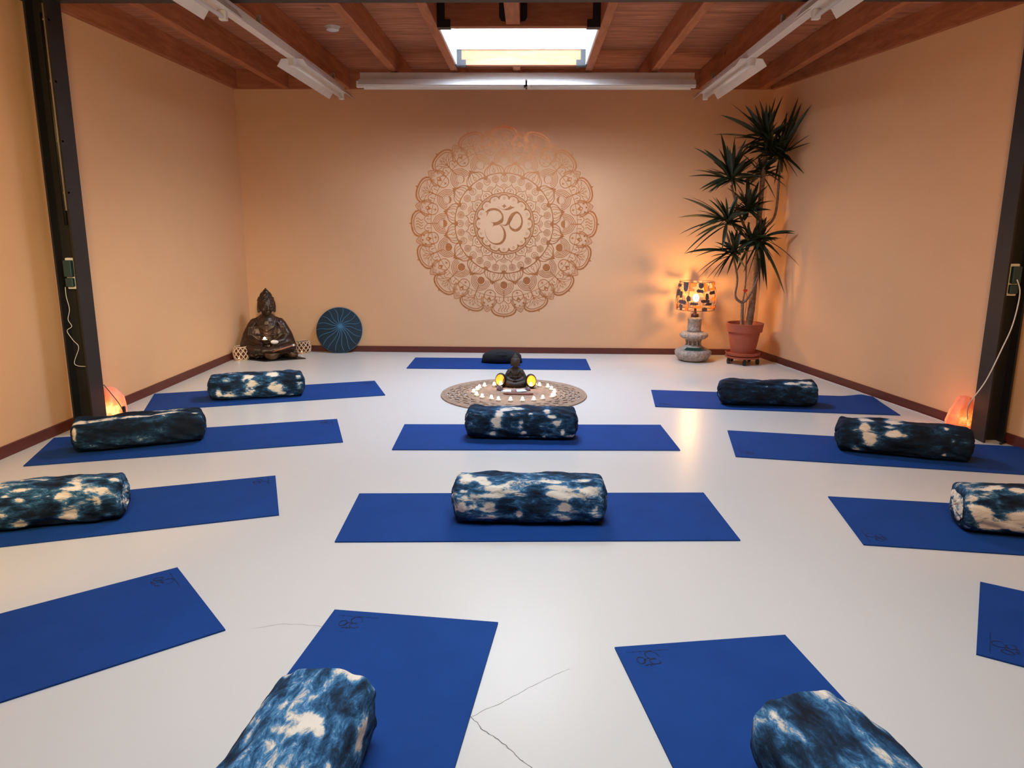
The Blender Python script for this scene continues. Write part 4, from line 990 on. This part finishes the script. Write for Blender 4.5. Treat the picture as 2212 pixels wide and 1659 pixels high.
trunk([fk, L3(1610, 610, 0), L3(1612, 560, .0), L3(1618, 480, .0)], .010, .009)
trunk([fk, L3(1618, 640, -.03), L3(1640, 590, -.03), L3(1638, 540, -.03)], .012, .011)
trunk([L3(1640, 500, .05), L3(1672, 470, .06), L3(1682, 400, .06), L3(1684, 345, .05)], .013, .011)
trunk([L3(1636, 545, .03), L3(1600, 470, .0), L3(1580, 400, -.02)], .015, .011)
LEAFW = .0235
def blade(mb, c0, tip, droop, wd, rng):
    c0, tip = Vector(c0), Vector(tip); d_ = tip - c0; ln = d_.length
    if ln < .05: return
    mid = c0 + d_ * .5 + Vector((0, 0, droop * ln)); n = 9; vs = []
    side = d_.cross(Vector((0, 0, 1)))
    if side.length < 1e-3: side = Vector((1, 0, 0))
    side.normalize(); tw = rng.uniform(-.7, .7); side = (side * math.cos(tw) + d_.normalized().cross(side) * math.sin(tw))
    for i in range(n):
        u = i / (n - 1); p = c0 * (1 - u) ** 2 + mid * 2 * u * (1 - u) + tip * u * u
        w_ = wd * (.45 + 1.0 * min(1, u * 3)) / 1.45 * (1 - u ** 3.2) + .0006
        nrm = side.cross(d_).normalized()
        vs += [p + side * w_, p - nrm * w_ * .35, p - side * w_]
    mb.add(vs, [f_ for i in range(n - 1) for f_ in ((3 * i, 3 * i + 1, 3 * i + 4, 3 * i + 3), (3 * i + 1, 3 * i + 2, 3 * i + 5, 3 * i + 4))])
CROWNS = [  # centre px, depth, explicit tips px, extra leaves, radius m, droop bias
    ((1655, 300), .03, [(1576, 222), (1555, 248), (1609, 227), (1541, 291), (1632, 235), (1645, 240), (1676, 207), (1692, 206), (1585, 262), (1662, 238)], 16, .36, .05),
    ((1686, 335), .04, [(1725, 210), (1732, 222), (1753, 226), (1752, 290), (1752, 308), (1737, 375), (1725, 385), (1700, 240), (1672, 400), (1716, 250)], 16, .34, .0),
    ((1580, 383), -.03, [(1498, 318), (1520, 322), (1498, 367), (1487, 381), (1557, 287), (1588, 292), (1555, 345), (1619, 310), (1640, 340), (1610, 400), (1650, 385), (1540, 335), (1612, 300)], 14, .33, .05),
    ((1572, 478), -.06, [(1473, 427), (1465, 470), (1466, 507), (1483, 512), (1502, 512), (1492, 426), (1505, 455), (1530, 430), (1560, 540), (1477, 549), (1489, 552), (1620, 455), (1605, 500)], 10, .30, .08),
    ((1616, 452), .02, [(1673, 434), (1615, 370), (1660, 400), (1570, 405), (1590, 440), (1645, 480), (1640, 390), (1580, 455)], 14, .24, .05),
    ((1640, 520), .0, [(1717, 505), (1727, 575), (1695, 635), (1657, 628), (1641, 630), (1718, 500), (1605, 590), (1560, 545), (1672, 560), (1600, 520), (1690, 515), (1640, 600), (1612, 610), (1650, 610)], 10, .30, .12),
    ((1588, 545), -.06, [(1500, 556), (1504, 592), (1509, 600), (1525, 605), (1540, 603), (1570, 595), (1550, 600), (1478, 548), (1535, 555), (1600, 500), (1610, 580), (1560, 520), (1630, 520)], 8, .26, .10)]
CROWNS += [((1646, 372), .05, [(1700, 405), (1600, 330), (1612, 372), (1676, 432)], 10, .27, .05),
           ((1624, 520), -.03, [(1570, 470), (1600, 470), (1575, 575), (1668, 470), (1590, 590)], 9, .25, .08),
           ((1668, 318), .0, [(1640, 215), (1662, 225), (1705, 240), (1620, 330), (1700, 360)], 10, .28, .03)]
for ci, ((cx_, cy_), dy, tips, ex_, rad_, dr_) in enumerate(CROWNS):
    rng = random.Random(30 + ci); mb = MB(); c0 = L3(cx_, cy_, dy)
    for i, (tx, ty) in enumerate(tips):
        dd_ = dy + rng.uniform(-.10, .10); tp = L3(tx, ty, dd_)
        while tp.x + PX > xr(PY + dd_) - .03: dd_ -= .03; tp = L3(tx, ty, dd_)
        blade(mb, c0 + Vector((rng.uniform(-.015, .015), rng.uniform(-.015, .015), rng.uniform(-.03, .03))), tp, .06 + dr_, LEAFW * rng.uniform(.85, 1.1), rng)
    for i in range(int(ex_ * 2.8)):
        a = rng.uniform(0, 2 * PI); el = rng.uniform(-.75, 1.35); r_ = rad_ * rng.uniform(.7, 1.0)
        dv = Vector((math.cos(a) * math.cos(el), math.sin(a) * math.cos(el) * .8, math.sin(el))) * r_
        tp = c0 + dv; tp.y = min(tp.y, .42)
        tp.x = min(tp.x, xr(PY + tp.y) - PX - .03)
        blade(mb, c0 + Vector((0, 0, rng.uniform(-.04, .04))), tp, .05 + dr_, LEAFW * rng.uniform(.8, 1.05), rng)
    o = mb.build('foliage', M['leaf'], pl, True)
t = thing('plant_pick', 'small red heart pick stuck in the pot of the dragon tree', 'ornament', (0, 0, 0))
hp = at(1610, 628, Y=7.50)
mb = MB(); K = 20
pts2 = [(.022 * (16 * math.sin(a) ** 3) / 16, .022 * (13 * cs(a) - 5 * cs(2 * a) - 2 * cs(3 * a) - cs(4 * a)) / 16) for a in np.linspace(0, 2 * PI, K + 1)[:-1]]
mb.add([(hp.x + x_, hp.y - .004, hp.z + z_) for x_, z_ in pts2] + [(hp.x + x_, hp.y + .004, hp.z + z_) for x_, z_ in pts2], [tuple(range(K)), tuple(range(2 * K - 1, K - 1, -1))] + [(i, K + i, K + (i + 1) % K, (i + 1) % K) for i in range(K)])
mb.build('heart', M['red'], t)
MB().tube([tuple(v_) for v_ in cr_spline([(hp.x, hp.y, hp.z - .02), (hp.x + .022, hp.y, hp.z - .07), (hp.x + .005, 7.50, .42), (hp.x - .01, 7.50, .375)], 5)], .0022, 6).build('stem', M['rust'], t, True)

# ------------------------------------------------------------------ salt lamps
def salt(x, y, prof, label, mat_, seed, wood=True):
    t = thing('salt_lamp', label, 'lamp', (x, y, 0), 0, 'glowing salt crystal lamps beside the steel columns')
    MB().lathe([(0, 0), (.062, 0), (.068, .006), (.066, .016), (0, .016)], 24).build('base', M['stick'], t, 'auto')
    n, K = len(prof), 18; rng = random.Random(seed); mb = MB(); vs = []
    offs = [rng.uniform(-.010, .010) for _ in range(K)]
    for i, (cx_, r, z) in enumerate(prof):
        for k in range(K):
            a = 2 * PI * k / K; rr = r * (1 + .08 * math.sin(3 * a + seed + i * .3)) + offs[k] * .7 + rng.uniform(-.004, .004) if r > .01 else r
            vs.append((cx_ + rr * math.cos(a), rr * .85 * math.sin(a), z + rng.uniform(-.003, .003)))
    mb.add(vs, [(i * K + k, i * K + (k + 1) % K, (i + 1) * K + (k + 1) % K, (i + 1) * K + k) for i in range(n - 1) for k in range(K)] + [tuple(range(K - 1, -1, -1)), tuple((n - 1) * K + k for k in range(K))])
    o = mb.build('crystal', mat_, t, 'auto'); return t
salt(2.945, 4.99, [(0, .060, .014), (-.002, .078, .035), (0, .084, .07), (.004, .078, .11), (.010, .070, .15), (.018, .060, .19), (.026, .050, .225), (.030, .036, .245), (.032, .012, .252)], 'glowing orange salt lamp at the foot of the right column', M['saltR'], 3)
salt(-2.955, 5.03, [(0, .060, .014), (0, .076, .035), (0, .080, .08), (0, .078, .13), (-.004, .070, .17), (-.012, .055, .21), (-.02, .035, .235), (-.024, .010, .245)], 'glowing pink-red salt lamp at the foot of the left column', M['saltL'], 6)
point('salt_lamp_light', (2.82, 5.10, .16), .7, (1, .25, .06), .05); point('salt_lamp_light', (-2.84, 5.10, .15), .45, (1, .18, .07), .05)
o = MB(); p = at(268, 884, Y=4.965); o.box(p.x - .010, p.x + .010, p.y - .008, p.y + .008, p.z - .022, p.z + .022); o = bevel(o.build('cord_switch', M['black_pl']), .004); tag(o, 'black inline cord switch hanging in front of the left salt lamp', 'switch')

# ------------------------------------------------------------------ round jute rug and the altar on it
RX, RY = -.130, 5.985
t = thing('jute_rug', 'round natural jute rug with a looped open border', 'rug', (RX, RY, 0))
def ring(mb, r, rt, amp=0, n=0, ph=0, seg=220, z=.006):
    mb.tube([((r + amp * math.sin(n * a + ph)) * math.cos(a), (r + amp * math.sin(n * a + ph)) * math.sin(a), z) for a in np.linspace(0, 2 * PI, seg + 1)[:-1]], rt, 6, closed=True)
mb = MB(); r = .006
while r < .392: ring(mb, r, .0064, seg=max(16, int(r * 420))); r += .0112
mb.build('coiled_centre', M['jute'], t, True)
mb = MB()
for rc_, n_, ph in ((.420, 22, 0), (.457, 22, PI), (.494, 22, 0), (.531, 22, PI)):
    for o2 in (-.0095, 0, .0095): ring(mb, rc_ + o2, .0056, .0140, n_, ph, 300)
mb.build('looped_border', M['jute'], t, True)
mb = MB()
for rr in (.556, .567, .578, .589, .598): ring(mb, rr, .0064, .0, 0, 0, 260)
mb.build('rim', M['jute'], t, True)
ZR = .0124
TL = [(-.305, 6.273), (-.387, 6.231), (-.426, 6.155), (-.441, 6.082), (-.462, 5.993), (-.431, 5.892), (-.38, 5.812), (-.303, 5.766), (-.245, 5.721), (-.149, 5.71), (-.054, 5.714), (.035, 5.734), (.106, 5.786), (.182, 5.855), (.202, 5.905), (.206, 6.025), (.185, 6.131), (.156, 6.22), (.085, 6.273), (.045, 6.328)]
src = None
for i, (x_, y_) in enumerate(TL):
    x_ = x_; y_ = y_ - .03
    if src is None:
        src = thing('tealight', 'small lit tealight standing in the ring on the round jute rug', 'candle', (x_, y_, ZR), 0, 'ring of lit tealights on the round rug')
        MB().lathe([(0, 0), (.019, 0), (.020, .004), (.020, .014), (.0185, .014), (.018, .012), (0, .012)], 20).build('cup', M['white_pl'], src, 'auto')
        MB().lathe([(0, .012), (.0178, .0122), (.015, .0145), (0, .016)], 16).build('wax', M['wax'], src, True)
        MB().ball((0, 0, .026), (.0105, .0105, .0135), 12, 8).build('flame', M['flame'], src, True)
    else:
        c = copy_tree(src); c.location = (x_, y_, ZR); c.rotation_euler.z = i * .7
for i in range(0, 20, 3): point('tealight_light', (TL[i][0], TL[i][1] - .03, ZR + .055), .05, (1, .66, .32), .012)
# small statue
sb = thing('seated_statue', 'small dark brown seated statue on the round jute rug', 'statue', (-.124, 6.27, ZR))
o = statue_mesh('figure', M['bronze2'], sb, True, .006); o.scale = (.385, .385, .392)
# egg shaped glowing candle holders
def egg(x_, y_, label, yaw):
    t = thing('candle_holder', label, 'candle holder', (x_, y_, ZR), yaw, 'gold-lined egg shaped candle holders beside the small statue')
    th0 = math.radians(52); out = MB(); inn = MB(); R1, R2 = .056, .053
    Mr = Matrix.Translation((0, 0, .062)) @ Matrix.Rotation(math.radians(78), 4, 'X')
    for mb_, R_ in ((out, R1), (inn, R2)):
        vs = []; S_, K = 10, 28
        for i in range(S_ + 1):
            th = th0 + (PI - th0) * i / S_
            for k in range(K):
                a = 2 * PI * k / K; vs.append(Mr @ Vector((R_ * .88 * math.sin(th) * math.cos(a), R_ * 1.10 * math.sin(th) * math.sin(a), R_ * .9 * math.cos(th))))
        mb_.add(vs, [(i * K + k, i * K + (k + 1) % K, (i + 1) * K + (k + 1) % K, (i + 1) * K + k) for i in range(S_) for k in range(K)])
    # rim joins the two shells
    out.build('shell', M['black_metal'], t, True); inn.build('gold_lining', M['gold'], t, True)
    MB().lathe([(0, 0), (.034, 0), (.036, .006), (.020, .014), (0, .014)], 20).build('foot', M['black_metal'], t, True)
    MB().lathe([(0, .018), (.017, .018), (.017, .030), (0, .031)], 16).build('candle', M['wax'], t, True)
    MB().ball((0, -.004, .040), (.010, .010, .013), 12, 8).build('flame', M['flame'], t, True)
    return t
egg(-.247, 6.22, 'gold-lined candle holder at the left of the small statue', math.radians(-12))
egg(.010, 6.19, 'gold-lined candle holder at the right of the small statue', math.radians(10))
for x_ in (-.247, .010): point('holder_light', (x_, 6.15, .07), .16, (1, .45, .1), .012)
def crystal(name, x_, y_, r, h_, mat_, label, cat, seed, grp=None):
    t = thing(name, label, cat, (x_, y_, ZR), seed, grp); rng = random.Random(seed); mb = MB(); K = 10; vs = []
    for z_, s in ((0, .8), (h_ * .35, 1), (h_ * .8, .75), (h_, .3)):
        for k in range(K): a = 2 * PI * k / K; rr = r * s * rng.uniform(.78, 1.12); vs.append((rr * cs(a), rr * .7 * sn(a), z_ * rng.uniform(.85, 1.1)))
    mb.add(vs, [(i * K + k, i * K + (k + 1) % K, (i + 1) * K + (k + 1) % K, (i + 1) * K + k) for i in range(3) for k in range(K)] + [tuple(range(K - 1, -1, -1)), tuple(3 * K + k for k in range(K))])
    for k in range(9):
        a = rng.uniform(0, 6.28); q_ = rng.uniform(.1, .7) * r; mb.tube([(q_ * cs(a), q_ * .7 * sn(a), h_ * .5), (q_ * cs(a) * 1.2, q_ * .8 * sn(a), h_ * rng.uniform(1.0, 1.25))], [.007, .001], 6)
    mb.build('stone', mat_, t); return t
crystal('amethyst', -.252, 6.095, .042, .036, M['amethyst'], 'dark purple amethyst cluster left of the white cards', 'crystal', 2, 'amethyst clusters before the small statue')
crystal('amethyst', -.012, 6.110, .032, .026, M['amethyst'], 'smaller dark purple amethyst right of the white cards', 'crystal', 5, 'amethyst clusters before the small statue')
crystal('rose_quartz', -.128, 5.995, .030, .036, M['quartz'], 'pale rose quartz lump in front of the white cards', 'crystal', 9)
for k, (x_, y_, a_d, lb) in enumerate([(-.195, 6.075, 28, 'white card on the rug, leftmost of the fanned row'), (-.160, 6.065, 8, 'white card on the rug, second from the left of the fanned row'),
                                       (-.100, 6.065, -6, 'white card on the rug, second from the right of the fanned row'), (-.062, 6.072, -24, 'white card on the rug, rightmost of the fanned row')]):
    t = thing('oracle_card', lb, 'card', (x_, y_, ZR + .0005 + .0016 * k), math.radians(-a_d), 'white cards fanned before the small statue')
    bevel(MB().box(-.029, .029, -.045, .045, 0, .0012).build('card', M['card'], t), .006, 3)
    MB().box(-.022, .022, -.012, -.010, .0012, .0015).build('print', M['card_ink'], t)
t = thing('incense_holder', 'long reddish wooden incense holder lying in front of the small statue', 'incense holder', (-.093, 5.925, ZR))
mb = MB(); mb.tube([(-.125 + .25 * i / 10, 0, .008 + .014 * max(0, (.3 - i / 10)) ** 1.2) for i in range(11)], [.004] + [.011] * 9 + [.006], 8); mb.build('wood', M['stick'], t, True)
